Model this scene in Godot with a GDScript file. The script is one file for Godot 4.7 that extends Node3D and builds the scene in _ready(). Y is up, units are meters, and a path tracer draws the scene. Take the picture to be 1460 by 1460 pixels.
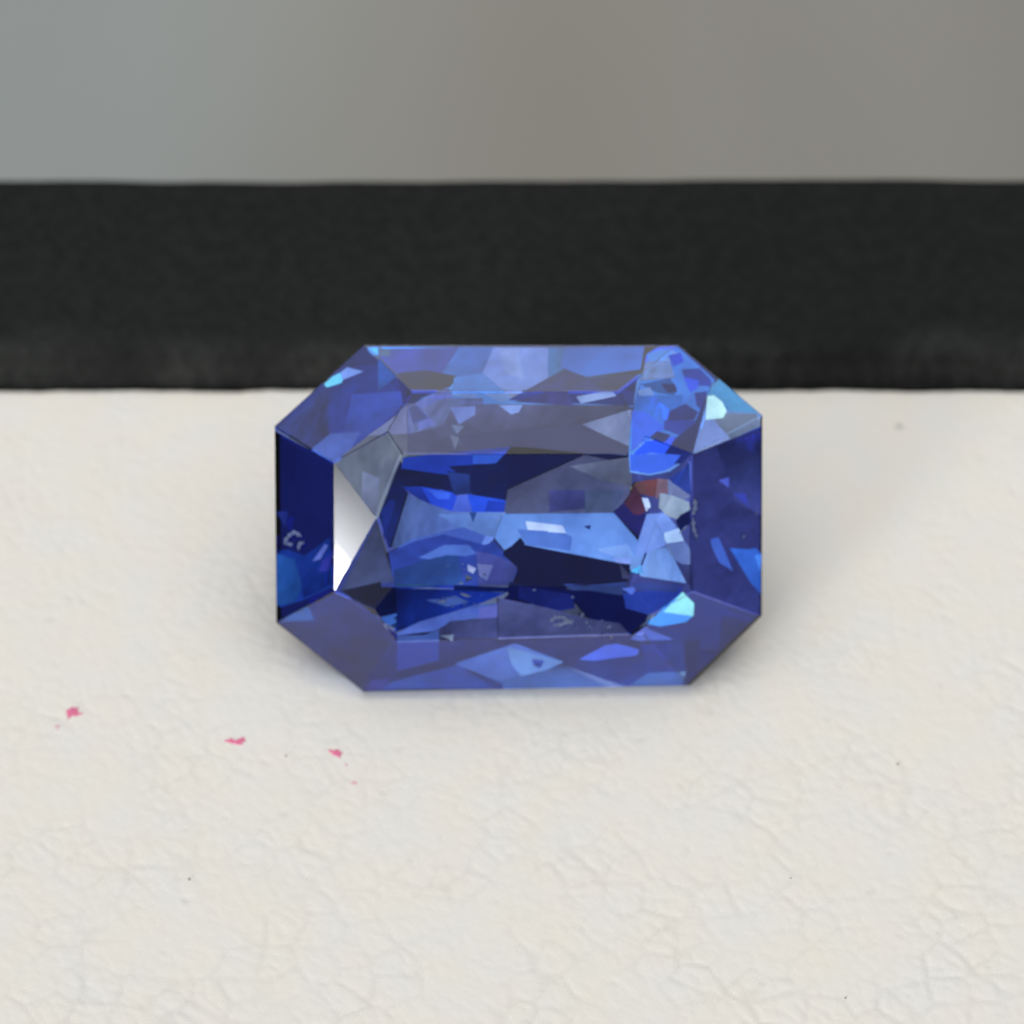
extends Node3D
# A cut blue sapphire on a white leather display pad, seen from about 8 cm. Lengths inside the helpers are in millimetres; MM turns them into metres.

const MM := 0.001
const TILT := 0.872665            # the stone leans back on its pavilion: 50 degrees
const REST := 2.1700              # height of the girdle's centre over the pad, mm
var up_slope := Vector3(0, cos(TILT), -sin(TILT))    # up along the stone's table
var outward := Vector3(0, sin(TILT), cos(TILT))      # out of the table

var names := {}
var grain: FastNoiseLite
var swell: FastNoiseLite
var pebble: FastNoiseLite
var pebble_fine: FastNoiseLite
var silk: NoiseTexture2D
var ripple: NoiseTexture2D


func _ready() -> void:
	var camera := Camera3D.new()
	camera.name = "camera"
	var lens := CameraAttributesPhysical.new()
	lens.frustum_focal_length = 130.6
	lens.frustum_focus_distance = 0.0772
	lens.frustum_near = 0.005
	lens.frustum_far = 20.0
	lens.exposure_aperture = 93.0
	camera.attributes = lens
	var eye := stone(Vector3(-0.0906, 0.1007, 80.0))
	var aim := stone(Vector3(-0.0906, 0.1007, 0.0))
	camera.transform = Transform3D(Basis(Vector3.RIGHT, up_slope, outward), eye)
	add_child(camera)
	camera.current = true

	var sun_from := Vector3(-0.6179, 0.2210, 0.7546)
	var around := Environment.new()
	around.background_mode = Environment.BG_SKY
	around.sky = Sky.new()
	around.sky.sky_material = hazy_sky(sun_from)
	around.tonemap_mode = Environment.TONE_MAPPER_LINEAR
	around.tonemap_exposure = 1.0
	around.sdfgi_enabled = true
	around.ssao_enabled = true
	around.ssil_enabled = true
	var world := WorldEnvironment.new()
	world.name = "daylight"
	world.environment = around
	add_child(world)
	var sun := DirectionalLight3D.new()
	sun.name = "veiled_sun"
	sun.light_energy = 0.1500
	sun.light_angular_distance = 12.0321
	sun.light_color = Color(1.0, 0.98, 0.95)
	sun.shadow_enabled = true
	sun.basis = Basis.looking_at(-sun_from, Vector3.UP)
	add_child(sun)

	grain = noise(11, 6.0, FastNoiseLite.TYPE_SIMPLEX_SMOOTH, 3)
	swell = noise(23, 0.16, FastNoiseLite.TYPE_SIMPLEX_SMOOTH, 2)
	pebble = cells(5, 1.9)
	pebble_fine = cells(9, 4.2)
	build_surroundings()
	build_pad()
	build_strip()
	build_stone()
	build_marks()


# ---------------------------------------------------------------- helpers

func stone(p: Vector3) -> Vector3:
	# the stone's own frame (right, up the table, out of the table; mm) to the world (m)
	return (Vector3.RIGHT * p.x + up_slope * p.y + outward * p.z + Vector3(0, REST, 0)) * MM


func numbered(called: String) -> String:
	names[called] = names.get(called, -1) + 1
	return called if names[called] == 0 else "%s_%03d" % [called, names[called]]


func obj(called: String, m: Mesh, material: Material, parent: Node3D = self) -> MeshInstance3D:
	var o := MeshInstance3D.new()
	o.name = numbered(called) if parent == self else called
	o.mesh = m
	o.material_override = null
	for k in m.get_surface_count():
		m.surface_set_material(k, material)
	parent.add_child(o, true)
	return o


func tag(o: Node3D, label: String, category := "", group := "", kind := "") -> void:
	if label: o.set_meta("label", label)
	if category: o.set_meta("category", category)
	if group: o.set_meta("group", group)
	if kind: o.set_meta("kind", kind)


func noise(s: int, f: float, type: int, octaves: int) -> FastNoiseLite:
	var n := FastNoiseLite.new()
	n.seed = s
	n.frequency = f
	n.noise_type = type
	n.fractal_octaves = octaves
	return n


func cells(s: int, f: float) -> FastNoiseLite:
	var n := noise(s, f, FastNoiseLite.TYPE_CELLULAR, 1)
	n.fractal_type = FastNoiseLite.FRACTAL_NONE
	n.cellular_distance_function = FastNoiseLite.DISTANCE_EUCLIDEAN
	n.cellular_return_type = FastNoiseLite.RETURN_DISTANCE2_SUB
	n.cellular_jitter = 0.95
	n.domain_warp_enabled = true
	n.domain_warp_amplitude = 0.12
	n.domain_warp_frequency = 0.9
	return n


func lin(r: float, g: float, b: float) -> Color:
	return Color(r, g, b).linear_to_srgb()


func hazy_sky(s: Vector3) -> PanoramaSkyMaterial:
	# veiled daylight: brighter towards the zenith, a glow of thin cloud round the sun
	var im := Image.create(768, 384, false, Image.FORMAT_RGBF)
	var tone := Vector3(0.9850, 1.0000, 1.0150)
	for j in 384:
		var el := (0.5 - (j + 0.5) / 384.0) * PI
		for i in 768:
			var az := ((i + 0.5) / 768.0 - 0.25) * TAU
			var d := Vector3(cos(az) * cos(el), sin(el), sin(az) * cos(el))
			var l: float = 0.0500 + (2.5000 - 0.0500) * pow(maxf(d.y, 0.0), 4.0000)
			var a := acos(clampf(d.dot(s), -1.0, 1.0))
			l += 24.0000 * exp(-pow(a / 0.1250, 2.0))
			var c := tone * l if d.y > 0.0 else Vector3(0.2, 0.2, 0.19)
			im.set_pixel(i, j, Color(c.x, c.y, c.z))
	var m := PanoramaSkyMaterial.new()
	m.panorama = ImageTexture.create_from_image(im)
	return m


func noise_map(s: int, f: float, size: int, bumps: float) -> NoiseTexture2D:
	var t := NoiseTexture2D.new()
	t.width = size
	t.height = size
	t.seamless = true
	t.noise = noise(s, f, FastNoiseLite.TYPE_SIMPLEX_SMOOTH, 4)
	t.as_normal_map = bumps > 0.0
	t.bump_strength = bumps
	return t


func sheet(xs: PackedFloat32Array, zs: PackedFloat32Array, height: Callable, tone = null) -> ArrayMesh:
	# a surface over a grid; height gives mm
	var v := PackedVector3Array()
	var n := PackedVector3Array()
	var ix := PackedInt32Array()
	var w := xs.size()
	for z in zs:
		for x in xs:
			v.append(height.call(x, z) * MM)
	for j in zs.size():
		for i in w:
			var a := v[j * w + maxi(i - 1, 0)]
			var b := v[j * w + mini(i + 1, w - 1)]
			var c := v[maxi(j - 1, 0) * w + i]
			var d := v[mini(j + 1, zs.size() - 1) * w + i]
			n.append(((d - c) * 1000.0).cross((b - a) * 1000.0).normalized())
	for j in zs.size() - 1:
		for i in w - 1:
			var k := j * w + i
			ix.append_array(PackedInt32Array([k, k + 1, k + w, k + 1, k + w + 1, k + w]))
	var arrays := []
	arrays.resize(Mesh.ARRAY_MAX)
	arrays[Mesh.ARRAY_VERTEX] = v
	arrays[Mesh.ARRAY_NORMAL] = n
	arrays[Mesh.ARRAY_INDEX] = ix
	if tone != null:
		var c := PackedColorArray()
		for p in v:
			c.append(tone.call(p / MM))
		arrays[Mesh.ARRAY_COLOR] = c
	var m := ArrayMesh.new()
	m.add_surface_from_arrays(Mesh.PRIMITIVE_TRIANGLES, arrays)
	return m


func steps(parts: Array) -> PackedFloat32Array:
	# [[from, to, step], ...] joined
	var out := PackedFloat32Array()
	for p in parts:
		var n := int(ceil((p[1] - p[0]) / p[2]))
		for i in n:
			out.append(lerpf(p[0], p[1], float(i) / n))
	out.append(parts[-1][1])
	return out


# ---------------------------------------------------------------- the setting

func build_surroundings() -> void:
	# the grey table top that the box stands on, out of focus
	var im := Image.create(512, 512, false, Image.FORMAT_RGB8)
	var streak := noise(31, 0.02, FastNoiseLite.TYPE_SIMPLEX_SMOOTH, 3)
	for j in 512:
		for i in 512:
			var x := (i / 511.0 - 0.5) * 160.0      # mm
			var z := (j / 511.0 - 0.5) * 160.0
			var s := streak.get_noise_2d(x * 2.2, z * 0.9)
			var q := x + s * 1.6
			var c := Color(0.290, 0.276, 0.246)
			c = c.lerp(Color(0.280, 0.295, 0.284), smoothstep(-0.2, -9.0, q))
			c = c.lerp(Color(0.266, 0.245, 0.208), 0.34 * smoothstep(-3.5, 1.5, q) * smoothstep(6.5, 0.8, q))
			c = c.lerp(Color(0.33, 0.315, 0.28), 0.5 * exp(-pow((q - 8.5) / 2.2, 2.0)))
			c *= (1.0 + 0.10 * s) * 1.03
			im.set_pixel(i, j, c.linear_to_srgb())
	var m := StandardMaterial3D.new()
	m.albedo_texture = ImageTexture.create_from_image(im)
	m.roughness = 0.8
	m.metallic_specular = 0.2
	var p := PlaneMesh.new()
	p.size = Vector2(0.16, 0.16)
	var o := obj("table_top", p, m)
	o.position = Vector3(0, -0.0302, -0.02)
	tag(o, "grey and brown streaked table top, blurred, beyond the black box rim", "table", "", "structure")


func pad_relief(x: float, z: float) -> Vector2:
	# x: height in mm; y: how far down in a crease, 0 to 1
	var wx := x + 0.05 * grain.get_noise_2d(x * 0.2, z * 0.2)
	var near_part := clampf(0.45 + (z - 1.0) * 0.10, 0.30, 1.25)
	var patchy := clampf(0.5 + 1.0 * swell.get_noise_2d(x * 3.4 + 40.0, z * 3.4), 0.1, 1.1)
	var c := smoothstep(0.0, 0.22, pebble.get_noise_2d(wx, z * 1.1) + 1.0)
	var f := smoothstep(0.0, 0.25, pebble_fine.get_noise_2d(wx + 7.0, z) + 1.0)
	var pit := smoothstep(0.52, 0.75, grain.get_noise_2d(x * 0.42 + 80.0, z * 0.5))
	var h := -0.009 * (1.0 - c) * patchy * near_part - 0.0055 * (1.0 - f) * (0.4 + patchy) - 0.012 * pit
	h += 0.0045 * swell.get_noise_2d(x * 3.0, z * 3.0) + 0.0020 * grain.get_noise_2d(x, z) + 0.0016 * grain.get_noise_2d(x * 2.6, z * 2.6)
	return Vector2(h, clampf((1.0 - c) * patchy * near_part + 0.8 * pit, 0.0, 1.0))


func pad_tone(p: Vector3) -> Color:
	# darker creases and pits, and the faint mottling of the dye
	var r := pad_relief(p.x, p.z)
	var s := swell.get_noise_2d(p.x * 5.0 + 11.0, p.z * 5.0)
	var s2 := swell.get_noise_2d(p.x * 4.0 - 31.0, p.z * 4.0)
	var g := 0.97 - 0.07 * r.y
	return Color(g * (1.0 + 0.02 * s), g, g * (1.0 - 0.02 * s + 0.02 * s2))


func pad_height(x: float, z: float) -> Vector3:
	var h := pad_relief(x, z).x
	var edge := -4.444 + 0.035 * swell.get_noise_2d(x * 4.0, 9.0) + 0.012 * grain.get_noise_2d(x * 0.35, 3.0)
	# the far edge rolls down into the gap before the black strip
	var zz := z
	if z < -3.4:
		zz = lerpf(edge, -3.4, (z - (-4.474)) / (-3.4 - (-4.474)))
		h -= 0.5 * pow(clampf(1.0 - (z - (-4.474)) / 0.13, 0.0, 1.0), 3.0)
	return Vector3(x, h, zz)


func build_pad() -> void:
	var m := StandardMaterial3D.new()
	m.albedo_color = lin(0.815, 0.778, 0.708)
	m.vertex_color_use_as_albedo = true
	m.roughness = 0.62
	m.metallic_specular = 0.4
	m.normal_enabled = true
	m.normal_texture = noise_map(3, 0.02, 512, 5.0)
	m.normal_scale = 0.16
	m.uv1_triplanar = true
	m.uv1_world_triplanar = true
	m.uv1_scale = Vector3.ONE * 330.0
	var xs := steps([[-32.0, -10.0, 0.7], [-10.0, 10.0, 0.045], [10.0, 32.0, 0.7]])
	var zs := steps([[-4.474, 9.6, 0.045], [9.6, 34.0, 0.7]])
	var pad := Node3D.new()
	pad.name = "leather_pad"
	add_child(pad)
	tag(pad, "white grained leather pad under the blue stone", "pad")
	obj("leather_cover", sheet(xs, zs, pad_height, pad_tone), m, pad)
	var under := StandardMaterial3D.new()
	under.albedo_color = lin(0.6, 0.58, 0.53)
	under.roughness = 0.8
	var box := BoxMesh.new()
	box.size = Vector3(63.9, 5.0, 37.0) * MM
	var core := obj("pad_core", box, under, pad)
	core.position = Vector3(0, -2.75, 15.3) * MM


func build_strip() -> void:
	# the black lip of the box behind the pad: rounded front, slightly domed top, falling away at the back
	var m := StandardMaterial3D.new()
	m.albedo_color = lin(0.047, 0.0485, 0.0465)
	var mottle := NoiseTexture2D.new()
	mottle.width = 512
	mottle.height = 512
	mottle.seamless = true
	mottle.noise = noise(29, 0.02, FastNoiseLite.TYPE_SIMPLEX_SMOOTH, 5)
	var ramp := Gradient.new()
	ramp.set_color(0, Color(0.78, 0.80, 0.79))
	ramp.set_color(1, Color(1.0, 1.0, 1.0))
	mottle.color_ramp = ramp
	m.albedo_texture = mottle
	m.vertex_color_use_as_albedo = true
	m.roughness = 0.8
	m.metallic_specular = 0.22
	m.normal_enabled = true
	m.normal_texture = noise_map(17, 0.03, 512, 8.0)
	m.normal_scale = 0.6
	m.uv1_triplanar = true
	m.uv1_world_triplanar = true
	m.uv1_scale = Vector3.ONE * 300.0
	var profile := PackedVector2Array([Vector2(-3.86, -2.0), Vector2(-3.88, -0.3), Vector2(-3.90, -0.05), Vector2(-3.93, 0.1), Vector2(-3.97, 0.25)])   # (z, height)
	for k in 9:
		var a := k / 8.0 * PI / 2.0
		profile.append(Vector2(-4.02 - 0.42 * (1.0 - cos(a)), 0.36 + 0.30 * sin(a)))
	for k in 13:
		var t := (k + 1) / 13.0
		profile.append(Vector2(-4.44 - 2.93 * t, 0.66 + 0.08 * sin(t * PI)))
	for k in 8:
		var a := (k + 1) / 8.0 * PI / 2.0
		profile.append(Vector2(-7.37 - 0.34 * sin(a), 0.66 - 0.34 * (1.0 - cos(a))))
	profile.append(Vector2(-7.72, -8.0))
	var rows := PackedFloat32Array()
	for k in profile.size():
		rows.append(profile.size() - 1 - k)
	var shape := func(x: float, k: float) -> Vector3:
		var p := profile[int(k)] + Vector2(-0.584, 0)
		var wob := 0.03 * swell.get_noise_2d(x * 3.0, p.x * 0.4) + 0.010 * grain.get_noise_2d(x * 0.6, p.x * 0.6 + p.y)
		return Vector3(x, p.y + wob + (0.05 * swell.get_noise_2d(x * 1.4, 77.0) if p.x < -7.5 else 0.0), p.x + wob * 0.6)
	var rim_tone := func(p: Vector3) -> Color:      # light on the edge that meets the pad, painted as a paler band
		var edge_light := smoothstep(-4.95, -4.5, p.z + 0.35 * swell.get_noise_2d(p.x * 2.0, p.z * 4.0))
		var g := 0.42 + edge_light * (0.40 + 0.3 * grain.get_noise_2d(p.x * 0.5, p.z * 0.8)) + 0.05 * grain.get_noise_2d(p.x * 0.25, p.z * 0.25)
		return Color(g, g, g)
	var box := Node3D.new()
	box.name = "display_box"
	add_child(box)
	tag(box, "black display box whose rounded rim runs behind the white pad", "display box")
	obj("rim", sheet(steps([[-32.0, -9.5, 0.5], [-9.5, 9.5, 0.05], [9.5, 32.0, 0.5]]), rows, shape, rim_tone), m, box)
	var dark := StandardMaterial3D.new()
	dark.albedo_color = lin(0.012, 0.013, 0.013)
	dark.roughness = 0.8
	var slab := BoxMesh.new()
	slab.size = Vector3(66.0, 24.0, 41.6) * MM
	var body := obj("box_body", slab, dark, box)
	body.position = Vector3(0, -18.1, 13.4) * MM


# ---------------------------------------------------------------- the stone

# pavilion facets: azimuth, slope, distance from the centre (mm), and how the facet tints what it throws back
const PAVILION := [
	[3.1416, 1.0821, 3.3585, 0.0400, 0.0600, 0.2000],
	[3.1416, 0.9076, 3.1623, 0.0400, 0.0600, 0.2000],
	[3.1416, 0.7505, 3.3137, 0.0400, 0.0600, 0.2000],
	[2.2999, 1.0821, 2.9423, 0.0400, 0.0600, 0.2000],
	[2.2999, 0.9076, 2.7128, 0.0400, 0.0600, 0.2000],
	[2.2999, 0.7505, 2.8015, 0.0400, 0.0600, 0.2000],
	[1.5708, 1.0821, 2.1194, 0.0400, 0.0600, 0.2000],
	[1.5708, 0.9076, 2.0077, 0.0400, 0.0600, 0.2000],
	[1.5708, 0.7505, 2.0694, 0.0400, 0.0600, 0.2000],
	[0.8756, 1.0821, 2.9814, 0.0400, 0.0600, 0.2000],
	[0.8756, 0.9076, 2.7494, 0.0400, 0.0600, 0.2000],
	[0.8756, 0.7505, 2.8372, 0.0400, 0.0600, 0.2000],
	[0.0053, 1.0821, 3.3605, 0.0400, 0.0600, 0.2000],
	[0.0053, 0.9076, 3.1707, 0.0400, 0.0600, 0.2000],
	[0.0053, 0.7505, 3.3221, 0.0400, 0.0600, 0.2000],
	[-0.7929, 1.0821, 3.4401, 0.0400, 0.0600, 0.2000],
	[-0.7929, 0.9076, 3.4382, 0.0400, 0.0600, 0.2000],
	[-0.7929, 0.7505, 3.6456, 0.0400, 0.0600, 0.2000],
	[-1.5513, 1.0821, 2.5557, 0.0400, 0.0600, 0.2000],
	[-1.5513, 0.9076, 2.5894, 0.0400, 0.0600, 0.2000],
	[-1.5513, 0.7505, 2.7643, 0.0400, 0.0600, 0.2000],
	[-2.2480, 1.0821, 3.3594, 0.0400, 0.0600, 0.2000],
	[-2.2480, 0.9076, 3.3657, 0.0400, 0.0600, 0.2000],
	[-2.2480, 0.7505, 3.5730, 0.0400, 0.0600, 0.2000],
]
# mirror plates standing in for the reflections inside the stone, by the crown facet they are seen through: tint, lean, then corners (mm, in the stone's frame)
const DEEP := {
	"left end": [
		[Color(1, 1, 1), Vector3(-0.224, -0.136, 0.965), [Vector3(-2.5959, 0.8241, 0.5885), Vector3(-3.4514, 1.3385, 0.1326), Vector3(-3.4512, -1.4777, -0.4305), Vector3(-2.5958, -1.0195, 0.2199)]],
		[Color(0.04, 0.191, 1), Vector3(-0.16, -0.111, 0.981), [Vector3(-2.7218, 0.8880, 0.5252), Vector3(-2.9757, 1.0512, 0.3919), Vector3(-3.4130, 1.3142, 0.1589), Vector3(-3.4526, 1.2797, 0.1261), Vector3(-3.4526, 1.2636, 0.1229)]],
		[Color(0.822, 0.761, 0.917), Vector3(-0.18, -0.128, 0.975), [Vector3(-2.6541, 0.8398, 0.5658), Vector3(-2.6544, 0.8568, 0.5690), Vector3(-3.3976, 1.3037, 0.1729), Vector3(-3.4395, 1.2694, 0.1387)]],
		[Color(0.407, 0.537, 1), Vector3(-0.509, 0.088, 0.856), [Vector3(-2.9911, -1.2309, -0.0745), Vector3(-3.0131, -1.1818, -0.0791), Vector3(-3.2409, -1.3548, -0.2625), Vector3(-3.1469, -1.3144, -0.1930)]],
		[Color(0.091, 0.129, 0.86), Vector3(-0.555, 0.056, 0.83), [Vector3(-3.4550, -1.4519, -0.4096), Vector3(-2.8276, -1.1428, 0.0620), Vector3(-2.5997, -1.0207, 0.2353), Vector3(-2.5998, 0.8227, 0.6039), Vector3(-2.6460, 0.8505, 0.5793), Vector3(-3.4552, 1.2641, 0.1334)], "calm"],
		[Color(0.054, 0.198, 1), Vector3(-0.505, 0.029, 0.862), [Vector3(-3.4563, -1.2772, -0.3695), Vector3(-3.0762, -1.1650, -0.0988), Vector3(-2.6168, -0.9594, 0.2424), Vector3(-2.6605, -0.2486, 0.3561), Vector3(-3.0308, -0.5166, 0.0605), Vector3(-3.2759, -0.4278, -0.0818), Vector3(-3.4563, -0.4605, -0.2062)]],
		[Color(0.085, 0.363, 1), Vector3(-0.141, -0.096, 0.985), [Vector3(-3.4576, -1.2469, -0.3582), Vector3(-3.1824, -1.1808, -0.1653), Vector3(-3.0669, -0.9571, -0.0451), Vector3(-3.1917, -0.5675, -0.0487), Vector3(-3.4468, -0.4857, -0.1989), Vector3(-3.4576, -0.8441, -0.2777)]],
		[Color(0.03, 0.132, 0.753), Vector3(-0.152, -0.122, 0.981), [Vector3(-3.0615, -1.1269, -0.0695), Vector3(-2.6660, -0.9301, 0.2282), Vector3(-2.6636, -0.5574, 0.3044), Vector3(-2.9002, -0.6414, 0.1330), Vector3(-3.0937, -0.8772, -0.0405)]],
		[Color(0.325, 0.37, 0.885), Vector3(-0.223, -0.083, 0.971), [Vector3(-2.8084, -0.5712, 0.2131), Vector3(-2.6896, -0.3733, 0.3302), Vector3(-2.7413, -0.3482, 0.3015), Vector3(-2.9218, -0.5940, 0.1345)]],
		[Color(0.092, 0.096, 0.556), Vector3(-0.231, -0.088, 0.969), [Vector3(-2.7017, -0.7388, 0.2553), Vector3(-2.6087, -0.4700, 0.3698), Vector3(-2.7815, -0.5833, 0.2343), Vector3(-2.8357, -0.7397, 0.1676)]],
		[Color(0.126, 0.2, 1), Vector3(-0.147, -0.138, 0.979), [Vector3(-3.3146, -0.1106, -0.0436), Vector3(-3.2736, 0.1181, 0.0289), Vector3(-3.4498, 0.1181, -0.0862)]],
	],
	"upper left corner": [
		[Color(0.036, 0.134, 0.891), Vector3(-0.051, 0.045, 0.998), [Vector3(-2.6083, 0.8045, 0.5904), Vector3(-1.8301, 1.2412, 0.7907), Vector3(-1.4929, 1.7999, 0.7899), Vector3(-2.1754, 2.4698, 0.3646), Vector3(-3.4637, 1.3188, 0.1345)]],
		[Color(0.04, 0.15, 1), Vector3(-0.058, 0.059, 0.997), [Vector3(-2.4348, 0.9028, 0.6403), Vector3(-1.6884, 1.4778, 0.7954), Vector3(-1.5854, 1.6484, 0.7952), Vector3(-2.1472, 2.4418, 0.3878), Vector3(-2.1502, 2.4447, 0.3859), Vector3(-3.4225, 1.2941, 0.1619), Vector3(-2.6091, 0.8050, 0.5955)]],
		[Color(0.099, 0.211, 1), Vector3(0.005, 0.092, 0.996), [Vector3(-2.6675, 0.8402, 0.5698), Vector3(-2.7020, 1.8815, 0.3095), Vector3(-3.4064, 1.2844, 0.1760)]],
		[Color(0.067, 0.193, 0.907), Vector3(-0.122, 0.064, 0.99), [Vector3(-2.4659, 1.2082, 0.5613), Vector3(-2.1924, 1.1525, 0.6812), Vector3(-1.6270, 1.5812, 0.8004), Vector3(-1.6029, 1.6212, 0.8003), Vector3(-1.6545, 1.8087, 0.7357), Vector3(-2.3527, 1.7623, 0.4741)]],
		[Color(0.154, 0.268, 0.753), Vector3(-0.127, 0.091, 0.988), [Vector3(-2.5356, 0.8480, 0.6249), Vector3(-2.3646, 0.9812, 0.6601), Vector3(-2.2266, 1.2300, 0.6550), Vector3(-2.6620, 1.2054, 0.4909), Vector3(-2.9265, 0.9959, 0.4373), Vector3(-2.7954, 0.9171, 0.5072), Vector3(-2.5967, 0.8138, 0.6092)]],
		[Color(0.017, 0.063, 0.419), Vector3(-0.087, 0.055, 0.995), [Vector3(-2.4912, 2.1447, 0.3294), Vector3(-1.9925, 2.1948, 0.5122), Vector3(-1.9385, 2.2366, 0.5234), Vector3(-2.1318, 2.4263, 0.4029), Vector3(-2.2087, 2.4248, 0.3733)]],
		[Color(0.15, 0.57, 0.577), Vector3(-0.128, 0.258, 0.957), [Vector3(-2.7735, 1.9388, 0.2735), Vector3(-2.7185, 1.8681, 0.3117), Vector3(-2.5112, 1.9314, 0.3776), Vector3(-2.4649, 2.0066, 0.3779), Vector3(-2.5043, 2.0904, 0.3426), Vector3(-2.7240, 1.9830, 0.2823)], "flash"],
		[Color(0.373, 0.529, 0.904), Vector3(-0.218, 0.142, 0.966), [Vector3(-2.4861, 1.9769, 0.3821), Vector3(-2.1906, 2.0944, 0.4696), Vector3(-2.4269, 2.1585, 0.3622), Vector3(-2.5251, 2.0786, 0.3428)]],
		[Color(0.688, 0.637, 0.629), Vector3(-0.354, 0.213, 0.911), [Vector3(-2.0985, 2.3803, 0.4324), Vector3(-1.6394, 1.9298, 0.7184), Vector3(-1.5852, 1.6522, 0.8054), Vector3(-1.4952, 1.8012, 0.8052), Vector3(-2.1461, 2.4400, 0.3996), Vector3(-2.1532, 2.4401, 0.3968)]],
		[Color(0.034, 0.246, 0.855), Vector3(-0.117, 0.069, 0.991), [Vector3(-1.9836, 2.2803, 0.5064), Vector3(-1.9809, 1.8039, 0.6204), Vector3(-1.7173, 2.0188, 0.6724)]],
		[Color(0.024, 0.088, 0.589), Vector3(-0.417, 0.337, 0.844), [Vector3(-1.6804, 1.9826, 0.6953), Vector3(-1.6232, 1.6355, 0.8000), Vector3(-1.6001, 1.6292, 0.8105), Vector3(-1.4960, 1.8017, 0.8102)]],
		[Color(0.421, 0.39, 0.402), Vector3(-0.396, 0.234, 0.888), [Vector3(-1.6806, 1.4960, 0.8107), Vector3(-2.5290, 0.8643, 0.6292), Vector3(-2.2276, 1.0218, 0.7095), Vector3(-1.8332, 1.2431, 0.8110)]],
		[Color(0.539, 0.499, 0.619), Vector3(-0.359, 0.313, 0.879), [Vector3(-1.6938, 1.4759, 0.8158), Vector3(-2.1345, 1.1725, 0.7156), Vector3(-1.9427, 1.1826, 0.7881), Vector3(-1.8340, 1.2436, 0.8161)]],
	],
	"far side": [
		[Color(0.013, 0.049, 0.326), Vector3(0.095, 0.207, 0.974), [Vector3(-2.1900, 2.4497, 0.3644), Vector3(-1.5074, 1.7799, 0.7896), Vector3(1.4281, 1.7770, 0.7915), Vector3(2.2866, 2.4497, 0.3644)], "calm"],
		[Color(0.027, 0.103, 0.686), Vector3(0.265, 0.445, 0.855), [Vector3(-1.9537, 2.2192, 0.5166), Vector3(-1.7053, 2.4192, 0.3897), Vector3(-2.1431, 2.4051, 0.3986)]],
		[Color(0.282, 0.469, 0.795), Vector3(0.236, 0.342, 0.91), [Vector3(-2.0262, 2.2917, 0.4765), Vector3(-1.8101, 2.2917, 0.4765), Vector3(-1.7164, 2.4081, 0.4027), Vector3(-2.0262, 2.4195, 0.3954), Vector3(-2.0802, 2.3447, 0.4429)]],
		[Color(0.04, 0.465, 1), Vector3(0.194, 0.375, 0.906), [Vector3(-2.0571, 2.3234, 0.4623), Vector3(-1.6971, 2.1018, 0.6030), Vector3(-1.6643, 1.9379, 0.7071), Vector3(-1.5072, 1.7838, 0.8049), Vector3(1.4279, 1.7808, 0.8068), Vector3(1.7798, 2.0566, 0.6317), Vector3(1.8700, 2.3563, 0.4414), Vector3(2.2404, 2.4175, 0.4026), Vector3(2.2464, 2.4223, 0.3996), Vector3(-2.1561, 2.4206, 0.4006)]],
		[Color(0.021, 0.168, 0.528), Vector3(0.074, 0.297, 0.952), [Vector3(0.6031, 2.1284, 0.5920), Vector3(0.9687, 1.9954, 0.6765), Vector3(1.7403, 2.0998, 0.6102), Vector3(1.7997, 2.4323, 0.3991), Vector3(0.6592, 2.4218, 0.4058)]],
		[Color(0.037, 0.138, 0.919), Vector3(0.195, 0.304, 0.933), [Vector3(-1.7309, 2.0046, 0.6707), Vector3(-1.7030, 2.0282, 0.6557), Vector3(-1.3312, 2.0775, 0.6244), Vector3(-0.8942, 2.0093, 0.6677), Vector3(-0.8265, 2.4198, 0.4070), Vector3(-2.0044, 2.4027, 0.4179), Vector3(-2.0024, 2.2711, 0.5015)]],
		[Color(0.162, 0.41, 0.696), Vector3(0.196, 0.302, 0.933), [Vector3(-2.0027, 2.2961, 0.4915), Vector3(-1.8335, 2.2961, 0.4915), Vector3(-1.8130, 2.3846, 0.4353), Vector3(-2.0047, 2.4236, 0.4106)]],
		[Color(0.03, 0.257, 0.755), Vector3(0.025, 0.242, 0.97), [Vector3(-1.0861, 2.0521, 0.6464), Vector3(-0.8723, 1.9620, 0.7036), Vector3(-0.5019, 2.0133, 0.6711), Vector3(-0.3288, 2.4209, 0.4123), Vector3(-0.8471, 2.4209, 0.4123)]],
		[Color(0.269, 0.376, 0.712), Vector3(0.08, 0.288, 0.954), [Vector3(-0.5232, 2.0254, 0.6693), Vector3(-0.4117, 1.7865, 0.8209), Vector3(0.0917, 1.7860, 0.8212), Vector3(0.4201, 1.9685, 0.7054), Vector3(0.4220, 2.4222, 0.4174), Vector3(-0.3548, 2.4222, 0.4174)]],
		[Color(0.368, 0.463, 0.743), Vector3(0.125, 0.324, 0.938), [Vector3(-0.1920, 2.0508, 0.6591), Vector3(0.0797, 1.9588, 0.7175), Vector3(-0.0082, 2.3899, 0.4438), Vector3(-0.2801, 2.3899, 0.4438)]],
		[Color(0.04, 0.15, 1), Vector3(0.108, 0.147, 0.983), [Vector3(-1.1232, 1.7872, 0.8205), Vector3(-0.9599, 1.8495, 0.7809), Vector3(-0.8775, 2.0094, 0.6794), Vector3(-1.3307, 2.0962, 0.6244), Vector3(-1.7136, 2.0529, 0.6518), Vector3(-1.7008, 1.9777, 0.6995), Vector3(-1.5071, 1.7876, 0.8202)]],
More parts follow.
